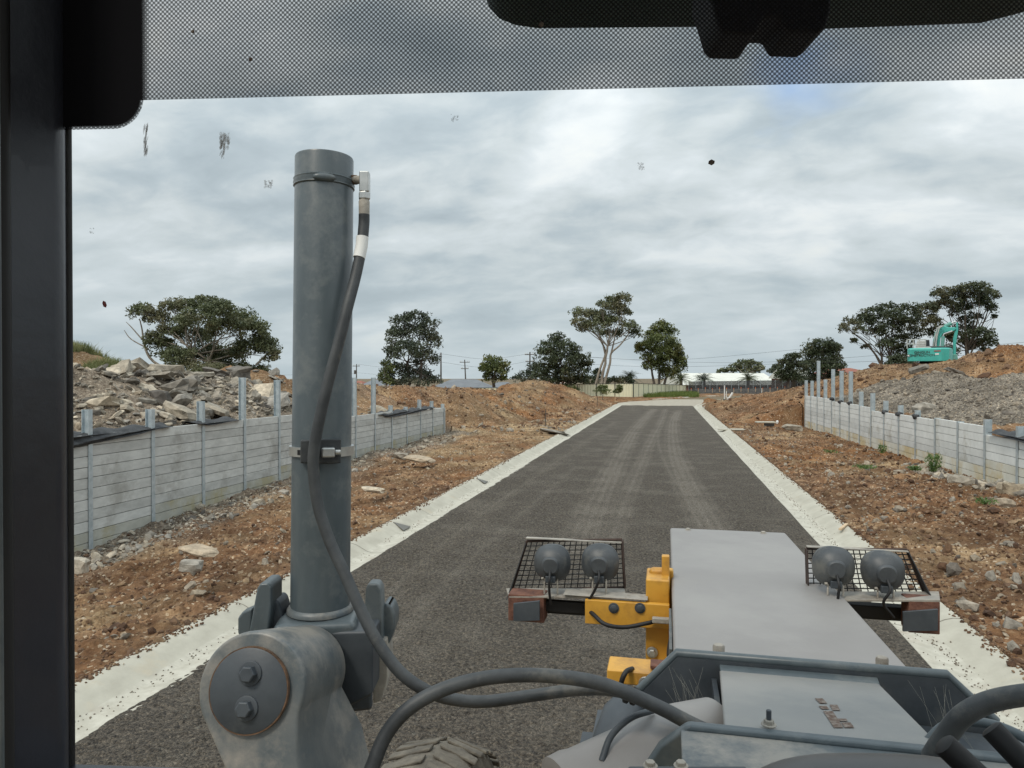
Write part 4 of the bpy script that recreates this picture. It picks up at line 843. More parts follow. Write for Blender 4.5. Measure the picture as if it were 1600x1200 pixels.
# pale timber offcut and cover slabs on the verge
p = CG(1196, 663, .12); root = empty('cover_slab', p, 'pale concrete cover slab propped on a dark block on the right verge', 'slab')
MB().box(p + Vector((0, 0, .12)), (1.05, .6, .08), rz=.1).build('slab', CONC, root, bevel=.02); MB().box(p + Vector((.2, .0, .02)), (.5, .5, .2)).build('block', DK, root); MB().tube([p + Vector((.6, -.2, .12)), p + Vector((.68, .2, .16))], .07, 10).build('pipe_end', PVC, root)
p = CG(1143, 671, .12); tag(MB().box(p, (1.3, .6, .06), rz=.15).build('cover_slab', CONC, loc=p, bevel=.02), 'flat pale slab on the right verge close to the kerb', 'slab')
p = CG(1172, 614, .15); tag(MB().box(p, (4.5, 1.5, .12), rz=.15).build('concrete_pad', WHITE, loc=p, bevel=.02), 'white concrete pad lying near the far mesh fence', 'slab')
p = CG(1318, 823, .16); tag(MB().box(p, (.05, .55, .03), rz=-.42).build('timber_offcut', PEG, loc=p), 'thin pinkish timber offcut beside the right kerb', 'timber')
# power poles and wires
PT = mat('pole_timber', (.07, .065, .06), (.13, .12, .11), 1, .8)
def pole(px, ytop, ybase, d, arms, label, tilt=0.0, box=False):
    p = CD(px, ybase, d); q = CD(px + tilt, ytop, d); root = empty('power_pole', p, label, 'power pole', 'timber power poles beyond the site')
    MB().tube([p - Vector((0, 0, 1)), q], [.17, .11], 8).build('pole', PT, root, smooth=60)
    for (dy, w) in arms:
        c = CD(px + tilt * .8, ytop + dy, d); ca = MB().box(c + Vector((0, -.15, 0)), (w, .12, .14), rz=-.25).build('crossarm', PT, root)
        b = MB()
        for k in (-.45, -.28, .28, .45): 
            e_ = c + Vector((k * w * .97, -.15 - k * w * .25, .14)); b.tube([e_ - Vector((0, 0, .06)), e_ + Vector((0, 0, .16))], [.05, .07], 6)
        b.build('insulators', WHITE, ca)
    if box: MB().tube([p.lerp(q, .5) + Vector((-.35, 0, 0)), p.lerp(q, .5) + Vector((-.35, 0, .9))], .28, 10).build('transformer', PT, root)
    return q
w1 = pole(557, 569, 600, 165, [(3, 2.0)], 'leaning-armed power pole with grey transformer beside the hydraulic cylinder', box=True)
w2 = pole(689, 551, 596, 120, [], 'plain power pole without crossarm right of the dark loose-leaved tree')
w3 = pole(728, 562, 596, 150, [(4, 2.4), (14, 1.8)], 'power pole with two crossarms left of the small round tree', tilt=-2)
w4 = pole(828, 550, 602, 125, [(4, 1.9), (15, 1.6)], 'power pole with crossarms rising from the blue-green bushy tree')
WIRE = mat('wire', (.03, .03, .03))
def wire(a, b, sag, r=.022):
    return smoothpath([a, a.lerp(b, .5) - Vector((0, 0, sag)), b], 8)
def wires(name, segs, label):
    o_ = segs[0][0]; b = MB()
    for a, c, s_ in segs: b.tube(wire(a, c, s_), .020, 4, caps=False)
    tag(b.build(name, WIRE, loc=o_), label, 'cable')
wires('overhead_cable', [(w2 - Vector((0, 0, 1.6)), w4 - Vector((0, 0, 1.6)), 1.0), (w2 - Vector((0, 0, .2)), w4 - Vector((0, 0, .3)), .9)], 'pair of overhead cables between the plain pole and the crossarmed pole')
wires('overhead_cable', [(w1, w2, 1.5), (w1 - Vector((0, 0, 2)), w2 - Vector((0, 0, 1.6)), 1.2)], 'overhead cables running left from the plain pole towards the cylinder')
wires('overhead_cable', [(w4, CD(1260, 545, 110), 1.6), (w4 - Vector((0, 0, .4)), CD(1660, 530, 90), 2.2)], 'high overhead cables crossing from the crossarmed pole to the right')
wires('overhead_cable', [(w4 - Vector((0, 0, 1.5)), CD(1240, 568, 110), .8), (CD(1240, 568, 110), CD(1660, 540, 80), .5)], 'lower overhead cable passing above the long pale roof')
wires('overhead_cable', [(CD(90, 574, 150), w1 - Vector((0, 0, 2.2)), 1.0)], 'faint overhead cable behind the huge left gum tree')

# ---------------------------------------------------------------- grass and weeds
GR = mat('grass_blades', (.07, .11, .02), (.19, .24, .06), 2, .7, trans=.3); GRD = mat('dry_grass_blades', (.10, .13, .04), (.27, .27, .12), 1.5, .7, trans=.3); WEED = mat('weed_leaves', (.06, .12, .03), (.14, .22, .06), 6, .7, trans=.3)
def blades(name, pts, h, w, m, label, lean=.35, kind='stuff'):
    n = len(pts); P = np.asarray(pts, float); a = rng.uniform(0, 6.28, n); hh = h * rng.uniform(.5, 1.2, n); lx = rng.normal(0, lean, n) * hh; ly = rng.normal(0, lean, n) * hh
    s_ = np.stack([np.cos(a) * w, np.sin(a) * w, np.zeros(n)], 1); mid = P + np.stack([lx * .35, ly * .35, hh * .6], 1); tp = P + np.stack([lx, ly, hh], 1)
    V = np.stack([P - s_, P + s_, mid + s_ * .7, mid - s_ * .7, tp + s_ * .1, tp - s_ * .1], 1).reshape(-1, 3); q = np.array([[0, 1, 2, 3], [3, 2, 4, 5]]); Fc = (np.arange(n) * 6)[:, None, None] + q[None]
    o = bigmesh(name, V, Fc.reshape(-1, 4), m); tag(o, label, None, None, kind); return o
def gpts(n, x0, x1, y0, y1, cl=-.5, f=.5):
    x = rng.uniform(x0, x1, n); y = rng.uniform(y0, y1, n); k = fbm(x, y, f, 3, 12) > cl; x, y = x[k], y[k]; b_, g_, off = ground(x, y); return np.stack([x, y, b_], 1)[~off]
blades('grass', gpts(9000, -3.2, 4.5, 100, 119, -.12, .2), .62, .03, GR, 'bright green grass in front of the receding cream fence')
c = CD(135, 560, 32); blades('grass', gpts(16000, c.x - 4.5, c.x + .6, c.y - 2.2, c.y + 3, -.25), .5, .016, GRD, 'tall green and straw grass on the bank at the far left', .3)
c = CD(168, 578, 29); blades('grass', gpts(3500, c.x - 1.0, c.x + 1.0, c.y - 1.3, c.y + 1.5), .42, .014, GRD, 'drier grass tuft right of the far left bank', .4)
def weed(px, py, d, r, h, n, label):
    c = CD(px, py, d); a = rng.uniform(0, 6.28, n); q = rng.uniform(0, 1, n) ** .6; z = rng.uniform(0, 1, n); rr = r * q * (.4 + .6 * np.sin(z * 2.6))
    P = np.stack([c.x + np.cos(a) * rr, c.y + np.sin(a) * rr, c.z - .03 + z * h], 1)
    g = rng; A_ = g.normal(size=(n, 3)); A_ /= np.linalg.norm(A_, axis=1)[:, None]; B_ = np.cross(A_, g.normal(size=(n, 3))); B_ /= np.linalg.norm(B_, axis=1)[:, None]; s_ = .035 * g.uniform(.6, 1.3, (n, 1))
    V = np.stack([P - A_ * s_, P + B_ * s_ * .4, P + A_ * s_, P - B_ * s_ * .4], 1).reshape(-1, 3)
    root = empty('weed', c, label, 'plant'); bigmesh('leaves', V, np.arange(4 * n).reshape(n, 4), WEED, root, loc=tuple(c))
    b = MB()
    for i in range(9):
        t = random.uniform(0, 6.28); b.tube([c - Vector((0, 0, .05)), c + Vector((math.cos(t) * r * .4, math.sin(t) * r * .4, h * .5)), c + Vector((math.cos(t) * r * .7, math.sin(t) * r * .7, h * random.uniform(.8, 1.15)))], .006, 4)
    b.build('stems', WEED, root)
weed(1459, 735, 17.5, .20, .42, 420, 'tallest green weed against the foot of the right wall')
weed(1378, 706, 23, .16, .25, 150, 'small weed by the right wall, farther away than the tallest one')
weed(1352, 730, 19.5, .35, .08, 150, 'flat spreading weed on the open soil of the right verge')
weed(1430, 733, 18.3, .18, .10, 180, 'tiny weed just left of the tallest weed')
weed(1538, 784, 14, .24, .09, 110, 'low weed beside the angular rock near the frame edge')
weed(1298, 706, 23.5, .3, .08, 60, 'faint low weed on the right verge farthest from the wall')

# ---------------------------------------------------------------- excavator
TEAL = mat('teal_paint', (.05, .36, .31), (.075, .44, .385), 3, .4, c3=(.14, .34, .30), c3pos=.66); TEALD = mat('faded_teal_paint', (.10, .30, .26), (.18, .38, .33), 4, .55); BLK = mat('black_rubber_and_steel', (.015, .015, .016), (.045, .042, .04), 12, .6, .2, 40)
CHR = mat('chrome_rod', (.6, .62, .62), rough=.2, metal=.9); CABG = mat('cab_glass', (.02, .025, .03), rough=.12); REDM = mat('red_marker', (.4, .03, .03), rough=.4); LGREY = mat('light_grey_paint', (.38, .38, .36), (.48, .48, .46), 5, .5)
dE = 45; o_ = CD(1450, 573, dE); UY = Vector((o_.x, o_.y, 0)).normalized(); UX = Vector((UY.y, -UY.x, 0)); UZ = Vector((0, 0, 1))
ex = empty('excavator', o_, 'teal excavator with raised boom parked on the right soil mound', 'excavator')
k_ = dE / F
def E(px, py, dy=0.0): return o_ + UX * ((px - 1450) * k_ * .862) + UZ * ((573 - py) * k_) + UY * dy
def slabx(poly, y0, y1, name, m, parent=ex, bevel=.04, seg=2): return MB().prism([E(a, b, y0) for a, b in poly], UY * (y1 - y0)).build(name, m, parent, bevel=bevel, seg=seg)
# counterweight: rounded plan, seen from behind
b = MB(); pl = [(1417, .55), (1418, .18), (1421, 0), (1471, -.05), (1483, .25), (1487, .8), (1489, 1.6), (1417, 1.6)]
n = len(pl); b.add([E(x, 564.5 if y < 1 else 562.5, y) for x, y in pl] + [E(x, 545, y) for x, y in pl] + [E(x + (1 if x < 1450 else -1), 543.5, y + .08) for x, y in pl], [tuple(range(n)), tuple(2 * n + i for i in reversed(range(n)))] + [(i, (i + 1) % n, (i + 1) % n + n, i + n) for i in range(n)] + [(i + n, (i + 1) % n + n, (i + 1) % n + 2 * n, i + 2 * n) for i in range(n)])
cw = b.build('counterweight', TEAL, ex, bevel=.07, seg=3)
def text(s_, c, size, m, parent, name='lettering', right=UX, up=UZ, ext=.006, align='CENTER'):
    cu = bpy.data.curves.new(name, 'FONT'); cu.body = s_; cu.size = size; cu.extrude = ext; cu.align_x = align; cu.align_y = 'CENTER'; cu.offset = size * .012
    tmp = bpy.data.objects.new(name, cu); COL.objects.link(tmp); dg = bpy.context.evaluated_depsgraph_get(); me = bpy.data.meshes.new_from_object(tmp.evaluated_get(dg)); bpy.data.objects.remove(tmp)
    nrm = right.cross(up); mt = Matrix((right, up, nrm)).transposed().to_4x4(); me.transform(mt)
    ob = bpy.data.objects.new(name, me); COL.objects.link(ob); me.materials.clear(); me.materials.append(m); ob.parent = parent; ob.location = Vector(c) - wloc(parent); return ob
text('GINGUN', E(1440.5, 550.6, -.035), .22, BLK, cw); text('CONSTRUCTION P/L', E(1443, 555.2, -.035), .20, BLK, cw)
MB().box(E(1464.5, 548.6, -.05), (.36, .03, .05), rz=math.atan2(UX.y, UX.x)).build('red_reflector', REDM, cw); MB().box(E(1464, 553.4, -.05), (.2, .03, .09), rz=math.atan2(UX.y, UX.x)).build('lamp', WHITE, cw); MB().box(E(1419, 555.5, .12), (.1, .3, .12), rz=math.atan2(UX.y, UX.x)).build('lamp', WHITE, cw)
slabx([(1418, 563), (1489, 562), (1489, 548), (1418, 546)], 1.6, 3.6, 'engine_house', TEAL)
slabx([(1424, 545.5), (1458, 544.5), (1452, 541), (1428, 542)], .6, 2.4, 'engine_hood', LGREY)
slabx([(1424, 544), (1488, 543), (1488, 541), (1450, 540), (1440, 541)], .9, 3.2, 'deck', BLK)
slabx([(1429, 541), (1446, 541), (1446, 529), (1432, 529)], 2.2, 4.2, 'operator_cab', LGREY, bevel=.08)
slabx([(1446.2, 541), (1453, 541), (1452, 528), (1446.2, 528)], 2.4, 4.0, 'cab_window', CABG)
b = MB()
for y in (529, 536): b.tube([E(1415, y, 1.2), E(1447, y, 1.2)], .03, 6)
for x in (1416, 1426, 1436, 1446): b.tube([E(x, 543, 1.2), E(x, 528.5, 1.2)], .03, 6)
b.build('handrail', LGREY, ex)
MB().tube([E(1463, 542, 1.5), E(1463, 516, 1.5)], .02, 5).build('aerial', LGREY, ex)
# boom: goose-necked, from the pivot beside the cab up and over
bm_ = [(1457, 542), (1458, 528), (1461, 516), (1464, 510), (1468, 506), (1474, 505), (1484, 508), (1494, 508), (1496, 511), (1492, 514.5), (1480, 516), (1474, 518), (1470.5, 525), (1468.5, 542)]
bo = slabx(bm_, 2.9, 3.6, 'boom', TEAL, bevel=.05)
for i, dx in enumerate((0, 3.2)): MB().tube([E(1458.5 + dx, 540, 2.75 - i * .1), E(1461.5 + dx, 522, 2.75 - i * .1), E(1465 + dx, 509, 2.75 - i * .1), E(1472 + dx, 505.5, 2.75 - i * .1)], .045, 6).build('hydraulic_line', LGREY, bo, smooth=60)
MB().tube([E(1473, 541, 2.6), E(1474.5, 523, 2.6)], .11, 12).build('boom_cylinder', TEALD, ex, smooth=60); MB().tube([E(1474.5, 523, 2.6), E(1476, 519, 2.6), E(1489, 515, 2.6)], .055, 10).build('cylinder_rod', CHR, ex, smooth=60)
MB().tube([E(1477, 506, 3.25), E(1488, 501, 3.25)], .12, 12).build('stick_cylinder', TEALD, ex, smooth=60); MB().tube([E(1488, 501, 3.25), E(1494.5, 498.8, 3.25)], .06, 10).build('cylinder_rod', CHR, ex, smooth=60)
slabx([(1495.5, 500), (1498.5, 501), (1499, 512), (1495.5, 535), (1495.5, 559), (1491, 559), (1490.5, 527), (1493.5, 514), (1495.5, 508)], 3.0, 3.5, 'stick', TEAL, bevel=.03)
slabx([(1489, 552), (1497, 552), (1499, 562), (1495, 568), (1486, 566)], 2.7, 3.8, 'bucket', TEALD)
b = MB()
for s_ in (0, 1):
    y0 = .7 + s_ * .0
for x0 in (1424, 1463):
    pr = [(x0, 566), (x0 + 18, 566), (x0 + 18, 574), (x0, 574)]
    slabx(pr, .7, 4.4, 'track', BLK, bevel=.2, seg=3)
slabx([(1436, 568), (1468, 567), (1468, 563.5), (1436, 563.5)], 1.2, 3.8, 'slew_ring', BLK)

# ---------------------------------------------------------------- the motor grader one sits in
GP = mat('blue_grey_paint', (.062, .080, .090), (.088, .108, .118), 16, .36, .12, 60, c3=(.125, .14, .143), c3pos=.58, dist=.003, detail=9, stretch=(1, 1, .3))
GPD = mat('dark_and_shaded_grey_paint', (.035, .043, .052), (.06, .07, .08), 8, .5, .1, 60, c3=(.10, .105, .10), c3pos=.64, dist=.004)  # dark parts, and shade painted on the front lip and lower plate
GPT = mat('dusty_grey_hood', (.225, .213, .205), (.25, .238, .23), 2.2, .48, .12, 260, c3=(.27, .258, .246), c3pos=.6, dist=.003, detail=9)
GPC = mat('dusty_cast_steel', (.072, .09, .10), (.14, .148, .146), 7, .4, .16, 90, c3=(.27, .25, .22), c3pos=.55, dist=.004, detail=8)
YEL = mat('yellow_paint', (.54, .27, .03), (.62, .33, .05), 4, .42, .1, 60, c3=(.30, .15, .04), c3pos=.53, dist=.004)
RUB = mat('black_hose_rubber', (.028, .032, .036), (.06, .065, .068), 14, .55, .15, 90, c3=(.12, .115, .10), c3pos=.63, dist=.003)
RUST = mat('rust', (.06, .035, .02), (.16, .09, .05), 40, .9, .3, 90)
RUSTR = mat('rusty_red_frame', (.085, .035, .025), (.19, .085, .055), 22, .85, .3, 60)
STEEL = mat('bright_steel', (.45, .46, .45), (.6, .6, .58), 20, .35, metal=.8)
DUST = mat('dusty_aluminium', (.24, .225, .20), (.38, .35, .30), 15, .7, .2, 60, c3=(.17, .14, .11))
LAMPB = mat('lamp_shell_plastic', (.035, .04, .045), (.065, .072, .078), 9, .48, .08, 60, c3=(.12, .12, .11), c3pos=.62, dist=.004)
CABP = mat('cab_pillar_paint', (.020, .023, .033), (.032, .035, .048), 3, .3, .05, 30, coat=.15)
INK = mat('black_trim', (.006, .006, .007), (.012, .012, .013), 6, .6)
MUD = mat('dried_mud', (.24, .20, .15), (.38, .33, .26), 16, .95, .5, 60)
TYRE = mat('dusty_tyre_rubber', (.09, .08, .065), (.17, .15, .12), 14, .9, .4, 50, c3=(.05, .048, .045))
gr = empty('motor_grader', (.37, 0, 0), 'motor grader seen from inside its cab, dusty grey hood and tall lift cylinder ahead', 'motor grader')
def bolt(c, ax, r, h, m, parent, name='bolt', washer=True):
    ax = Vector(ax).normalized(); c = Vector(c); b = MB()
    if washer: b.lathe(c, ax, [(0, r * 1.45), (h * .22, r * 1.45), (h * .25, r * 1.3)], 20)
    b.lathe(c + ax * h * .2, ax, [(0, r), (h * .7, r), (h * .8, r * .85)], 6); return b.build(name, m, parent, bevel=r * .06)
def hose(px, rad, name='hose', m=RUB, parent=gr, k=8):
    return MB().tube(smoothpath([CD(a, b_, d) for a, b_, d in px], k), rad, 14).build(name, m, parent, smooth=60)

# --- lift cylinder
cb, ct = CD(500.5, 952, 1.9), CD(507, 247, 1.9); ax = (ct - cb).normalized(); LR = .0775
b = MB().lathe(cb, ax, [(0, LR * 1.0), ((ct - cb).length - .004, LR * .985), ((ct - cb).length, LR * .965)], 48); barrel = b.build('lift_cylinder', GP, gr, smooth=40)
zc_ = CD(506, 289, 1.9); hh = (zc_ - cb).dot(ax); c0 = cb + ax * hh
pr = [(-.011, LR * .99), (-.008, LR * 1.03), (-.004, LR * 1.012), (0, LR * 1.035), (.006, LR * 1.01), (.010, LR * 1.03), (.013, LR * .99)]
MB().lathe(c0, ax, pr, 48).build('weld_seam', GP, barrel, smooth=60)
front = (Vector((0, 0, H)) - c0); front -= ax * front.dot(ax); front.normalize(); rt = ax.cross(front) * -1
if rt.dot(CD(900, 600, 1) - CD(700, 600, 1)) < 0: rt = -rt
V0, F0 = ICO[1]; b = MB(); m3 = Matrix((rt, front, ax)).transposed(); b.add([c0 + front * LR * 1.0 + m3 @ Vector((x * .03, y * .007, z * .011)) for x, y, z in V0], [tuple(int(i) for i in f) for f in F0]); b.build('weld_bead', GP, barrel, smooth=80)
MB().lathe(cb - ax * .006, ax, [(.004, LR * 1.12), (.012, LR * 1.12), (.016, LR * 1.08), (.020, LR * 1.02)], 40).build('collar', GPC, barrel, smooth=40)
# elbow fitting and hose end
e0 = CD(545, 281, 1.9); e1 = CD(571, 281, 1.88); e2 = CD(570, 300, 1.87); e3 = CD(569, 338, 1.86)
fit = MB().tube([e0, CD(566, 281, 1.885)], .011, 12).build('elbow_fitting', DUST, barrel, smooth=40)
MB().box(CD(570, 285, 1.88), (.026, .026, .056), rz=.25).build('block', STEEL, fit, bevel=.004); MB().lathe(CD(569.5, 299, 1.88), (0, 0, -1), [(0, .012), (.004, .0165), (.02, .0165), (.024, .011)], 6).build('nut', STEEL, fit, bevel=.001)
MB().lathe(CD(569, 309, 1.88), (0, 0, -1), [(0, .010), (.01, .0145), (.048, .014), (.052, .010)], 16).build('crimp', DUST, fit, smooth=40); MB().box(CD(554, 281, 1.895), (.022, .02, .024), rz=.3).build('rusty_boss', RUST, fit, bevel=.006)
d0 = 1.80
hose([(569, 335, 1.88), (568.5, 352, 1.88), (565, 385, 1.87), (556, 430, 1.85), (543, 480, 1.82), (528, 540, 1.80), (512, 600, 1.79), (499, 655, 1.785), (491, 700, 1.785), (490, 735, 1.785), (497, 790, 1.78), (515, 845, 1.77), (538, 895, 1.75), (560, 945, 1.73), (588, 1000, 1.70), (625, 1050, 1.68), (668, 1080, 1.68), (710, 1093, 1.70), (760, 1096, 1.72), (830, 1087, 1.74), (900, 1078, 1.74), (960, 1079, 1.74), (1010, 1096, 1.74), (1070, 1128, 1.72), (1130, 1152, 1.70)], .0145, 'hydraulic_hose')
MB().tube([CD(566.4, 370, 1.873), CD(565, 385, 1.87), CD(561, 403, 1.862)], .0158, 16).build('white_tape', WHITE, bpy.data.objects['hydraulic_hose'], smooth=40)
hose([(560, 1260, 1.55), (583, 1195, 1.57), (605, 1145, 1.59), (640, 1106, 1.60), (690, 1078, 1.62), (750, 1061, 1.64), (810, 1055, 1.66), (870, 1057, 1.67), (930, 1066, 1.67), (985, 1085, 1.67), (1040, 1110, 1.66), (1085, 1133, 1.65), (1140, 1158, 1.63)], .0165, 'hydraulic_hose')
hose([(1455, 1185, 1.35), (1478, 1150, 1.33), (1505, 1118, 1.31), (1545, 1097, 1.30), (1600, 1086, 1.28), (1680, 1080, 1.25)], .019, 'hydraulic_hose')
hose([(1448, 1160, 1.5), (1475, 1135, 1.5), (1512, 1128, 1.5), (1560, 1135, 1.45), (1620, 1165, 1.4), (1680, 1220, 1.4)], .010, 'hydraulic_hose', GP)
for (x, y, d_) in ((982, 1085, 1.70), (993, 1088, 1.70)):
    c = CD(x, y, d_); MB().lathe(c - Vector((.003, 0, 0)), (CD(1040, 1108, 1.7) - CD(960, 1076, 1.7)), [(-.006, .017), (-.004, .021), (.004, .021), (.006, .017)], 20).build('hose_tie', INK, gr, smooth=60)
# worm-drive clamp round the barrel
hc = (CD(503, 703, 1.9) - cb).dot(ax); c1 = cb + ax * hc
cl = MB().lathe(c1, ax, [(-.012, LR * 1.0), (-.012, LR * 1.09), (.012, LR * 1.09), (.012, LR * 1.0)], 48).build('hose_clamp', STEEL, barrel, smooth=40)
fr = (Vector((0, 0, H)) - c1); fr -= ax * fr.dot(ax); fr.normalize(); r2 = fr.cross(ax)
if r2.dot(rt) < 0: r2 = -r2
mm3 = Matrix((r2, fr, ax)).transposed()
def onb(u, v_, w, sz, nm, m, parent, bev=.003):
    return MB().box(c1 + r2 * u + ax * v_ + fr * w, sz, rot=mm3).build(nm, m, parent, bevel=bev)
onb(-.030, .004, LR * .97, (.045, .03, .058), 'rubber_pad', RUB, cl); onb(.018, .004, LR * 1.02, (.060, .02, .062), 'rubber_pad', RUB, cl)
onb(.016, .002, LR * 1.22, (.034, .02, .026), 'screw_housing', STEEL, cl, .005); MB().lathe(c1 + r2 * .034 + fr * LR * 1.22 + ax * .002, r2, [(0, .007), (.012, .007), (.013, .005)], 12).build('screw', STEEL, cl)
b = MB()
for i in range(16):
    a = -.1 - i * .045; b.box(c1 + (r2 * math.sin(a) + fr * math.cos(a)) * LR * 1.095, (.0022, .0015, .013), rot=Matrix((r2 * math.cos(a) - fr * math.sin(a), r2 * math.sin(a) + fr * math.cos(a), ax)).transposed())
b.build('band_slots', INK, cl)
# trunnion yoke round the foot of the barrel
def cam_box(px, py, d, w, h, dep, name, m, parent=gr, yaw=0.0, bev=.012, seg=3, roll=0.0):
    rot = Matrix.Rotation(YAW + yaw, 3, 'Z') @ Matrix.Rotation(roll, 3, 'Y'); return MB().box(CD(px, py, d), (w, dep, h), rot=rot).build(name, m, parent, bevel=bev, seg=seg)
yk = cam_box(520, 1040, 1.92, .20, .17, .22, 'trunnion_yoke', GPD, yaw=.25)
cam_box(499, 976, 1.88, .205, .060, .17, 'yoke_top', GP, yk, yaw=.12, bev=.015)
def lug(pts, d, th, name, m, parent=gr, bev=.012, dd=0.0): return MB().prism([CD(a, b_, d + dd) for a, b_ in pts], (CD(800, 600, d + th) - CD(800, 600, d))).build(name, m, parent, bevel=bev, seg=3)
lug([(371, 992), (371, 966), (378, 957), (394, 950), (392, 1000)], 1.84, .04, 'yoke_ear', GP, yk, .006)
lug([(386, 1002), (401, 920), (406, 912), (419, 911), (424, 918), (424, 945), (417, 1002)], 1.83, .09, 'yoke_ear', GP, yk, .006)
lug([(418, 1000), (421, 945), (428, 936), (436, 942), (441, 960), (441, 990), (436, 1002)], 1.86, .08, 'yoke_ear', GPD, yk, .008)
lug([(566, 1004), (571, 918), (576, 912), (590, 912), (596, 921), (598, 1004)], 1.90, .05, 'yoke_ear', GP, yk, .007)
lug([(590, 1012), (594, 952), (603, 942), (612, 948), (617, 962), (617, 980), (609, 1004), (598, 1022)], 1.93, .08, 'yoke_ear', GP, yk, .01)
lug([(583, 1000), (603, 1000), (606, 1060), (596, 1095), (583, 1100)], 1.90, .10, 'yoke_side', DUST, yk, bev=.004)
lug([(497, 988), (583, 986), (582, 1086), (540, 1108), (500, 1112)], 1.80, .10, 'yoke_cap', GPD, yk, bev=.008)
MB().tube([CD(520, 1090, 1.95), CD(528, 1260, 1.95)], .035, 24).build('lift_rod', GPD, gr, smooth=40)
# --- pin housing of the lift arm: short drum with a bolted cap, blending into the arm below
fc = CD(393, 1077, 1.50); bk = CD(478, 1045, 1.78); dax = (bk - fc).normalized()
u_ = (Vector((0, 0, 1)) - dax * dax.z).normalized(); w_ = u_.cross(dax)
if w_.dot(CD(900, 600, 1) - CD(700, 600, 1)) < 0: w_ = -w_
RO = .117
def ring(c, r, ext, n=40):
    """outline: round at the top, running down to the arm on both sides; ext = (left, right, depth) of the arm"""
    o = []
    for i in range(n + 1):
        a = R(212) - R(232) * i / n; o.append(c + (w_ * math.cos(a) + u_ * math.sin(a)) * r)
    l_, r_, dn = ext; 
    o += [c + w_ * max(r_ * .66, r * .98) - u_ * dn * .36, c + w_ * r_ - u_ * dn, c + w_ * l_ - u_ * dn, c + w_ * (-r * .50) - u_ * dn * .36]
    return o
secs = []
Ld = (bk - fc).length
for t, rr_, ex_ in ((-.012, .965, (.09, .16, .34)), (0, .99, (.085, .17, .34)), (.02, 1.0, (.08, .18, .34)), (.35, .97, (.08, .19, .34)), (.7, .93, (.09, .21, .34)), (.97, .90, (.10, .24, .34)), (1.0, .86, (.11, .23, .34))):
    secs.append(ring(fc + dax * (t * Ld if t > .03 or t <= 0 else .012), RO * rr_, ex_))
n = len(secs[0]); b = MB(); b.v = [tuple(p) for s_ in secs for p in s_]; b.f = [tuple(range(n)), tuple((len(secs) - 1) * n + i for i in reversed(range(n)))]
for k in range(len(secs) - 1): b.f += [(k * n + i, k * n + (i + 1) % n, (k + 1) * n + (i + 1) % n, (k + 1) * n + i) for i in range(n)]
arm = b.build('lift_arm', GPC, gr, smooth=42); md = arm.modifiers.new('bevel', 'BEVEL'); md.width = .014; md.segments = 4; md.limit_method = 'ANGLE'; md.angle_limit = R(38)
MB().lathe(fc - dax * .019, dax, [(.004, .087), (.012, .0875)], 64).build('rust_ring', RUST, arm, smooth=40)
cap = MB().lathe(fc - dax * .017, dax, [(0, .082), (.002, .0845), (.014, .0845)], 64).build('pin_cap', GPD, arm, smooth=40)
for sg in (1, -1):
    bolt(fc - dax * .016 + u_ * .034 * sg + w_ * (.002), -dax, .0175, .022, GPD, cap)
# --- tyre
tc = CD(668, 1290, 2.62); ty = Vector((0, 0, 0)); TR = .62; tyre_top = CD(668, 1188, 2.6); tc = Vector((tyre_top.x, tyre_top.y, tyre_top.z - TR))
b = MB().lathe(tc - Vector((.165, 0, 0)), (1, 0, 0), [(0, TR * .6), (.0, TR * .86), (.03, TR * .95), (.08, TR * .985), (.165, TR * 1.0), (.25, TR * .985), (.30, TR * .95), (.33, TR * .86), (.33, TR * .6)], 72)
wh = b.build('front_wheel', TYRE, gr, smooth=40)
b = MB()
for i in range(44):
    a = 2 * math.pi * i / 44
    for sg, off_ in ((-1, 0), (1, .5)):
        a2 = a + off_ * 2 * math.pi / 44
        def tp(xx, aa, rr): return tc + Vector((xx, math.cos(aa) * rr, math.sin(aa) * rr))
        x1, x2 = sg * .012, sg * .165; w = .040; sk = .07
        r1, r2_ = TR * 1.0, TR * .945; q = [tp(x1, a2 - w, r1), tp(x2, a2 - w * .9 + sk, r2_), tp(x2, a2 + w * 1.1 + sk, r2_), tp(x1, a2 + w, r1)]; b.prism(q, [ (p_ - tc - Vector(((p_ - tc).x, 0, 0))).normalized() * .014 for p_ in q])
b.build('tread', TYRE, wh, bevel=.005, seg=1)
MB().lathe(tc + Vector((.12, 0, 0)), (1, 0, 0), [(0, TR * .58), (.03, TR * .6), (.05, TR * .4), (.06, TR * .1)], 40).build('rim', YEL, wh, smooth=40)
# --- front frame, hood
BX0, BX1 = .022, .722
zf, zn = CY(1132, 828, 4.66).z, CY(1243, 1034, 2.33).z
def hoodpt(x, y, dz=0): return Vector((x, y, zn + (zf - zn) * (y - 2.33) / (4.66 - 2.33) + dz))
b = MB().prism([hoodpt(BX0, 2.20), hoodpt(BX1, 2.20), hoodpt(BX1, 4.66), hoodpt(BX0, 4.66)], (0, 0, -.035)); hood = b.build('hood_cover', GPT, gr, bevel=.014, seg=3)
b = MB().prism([hoodpt(BX0 + .012, 2.25, -.035), hoodpt(BX1 - .012, 2.25, -.035), hoodpt(BX1 - .012, 4.64, -.035), hoodpt(BX0 + .012, 4.64, -.035)], (0, 0, -.36)); b.build('front_frame', YEL, gr, bevel=.02)
for x, y in ((BX0 + .11, 4.60), (BX1 - .14, 4.60)): bolt(hoodpt(x, y, 0), (0, 0, 1), .014, .012, DUST, hood, 'bolt')
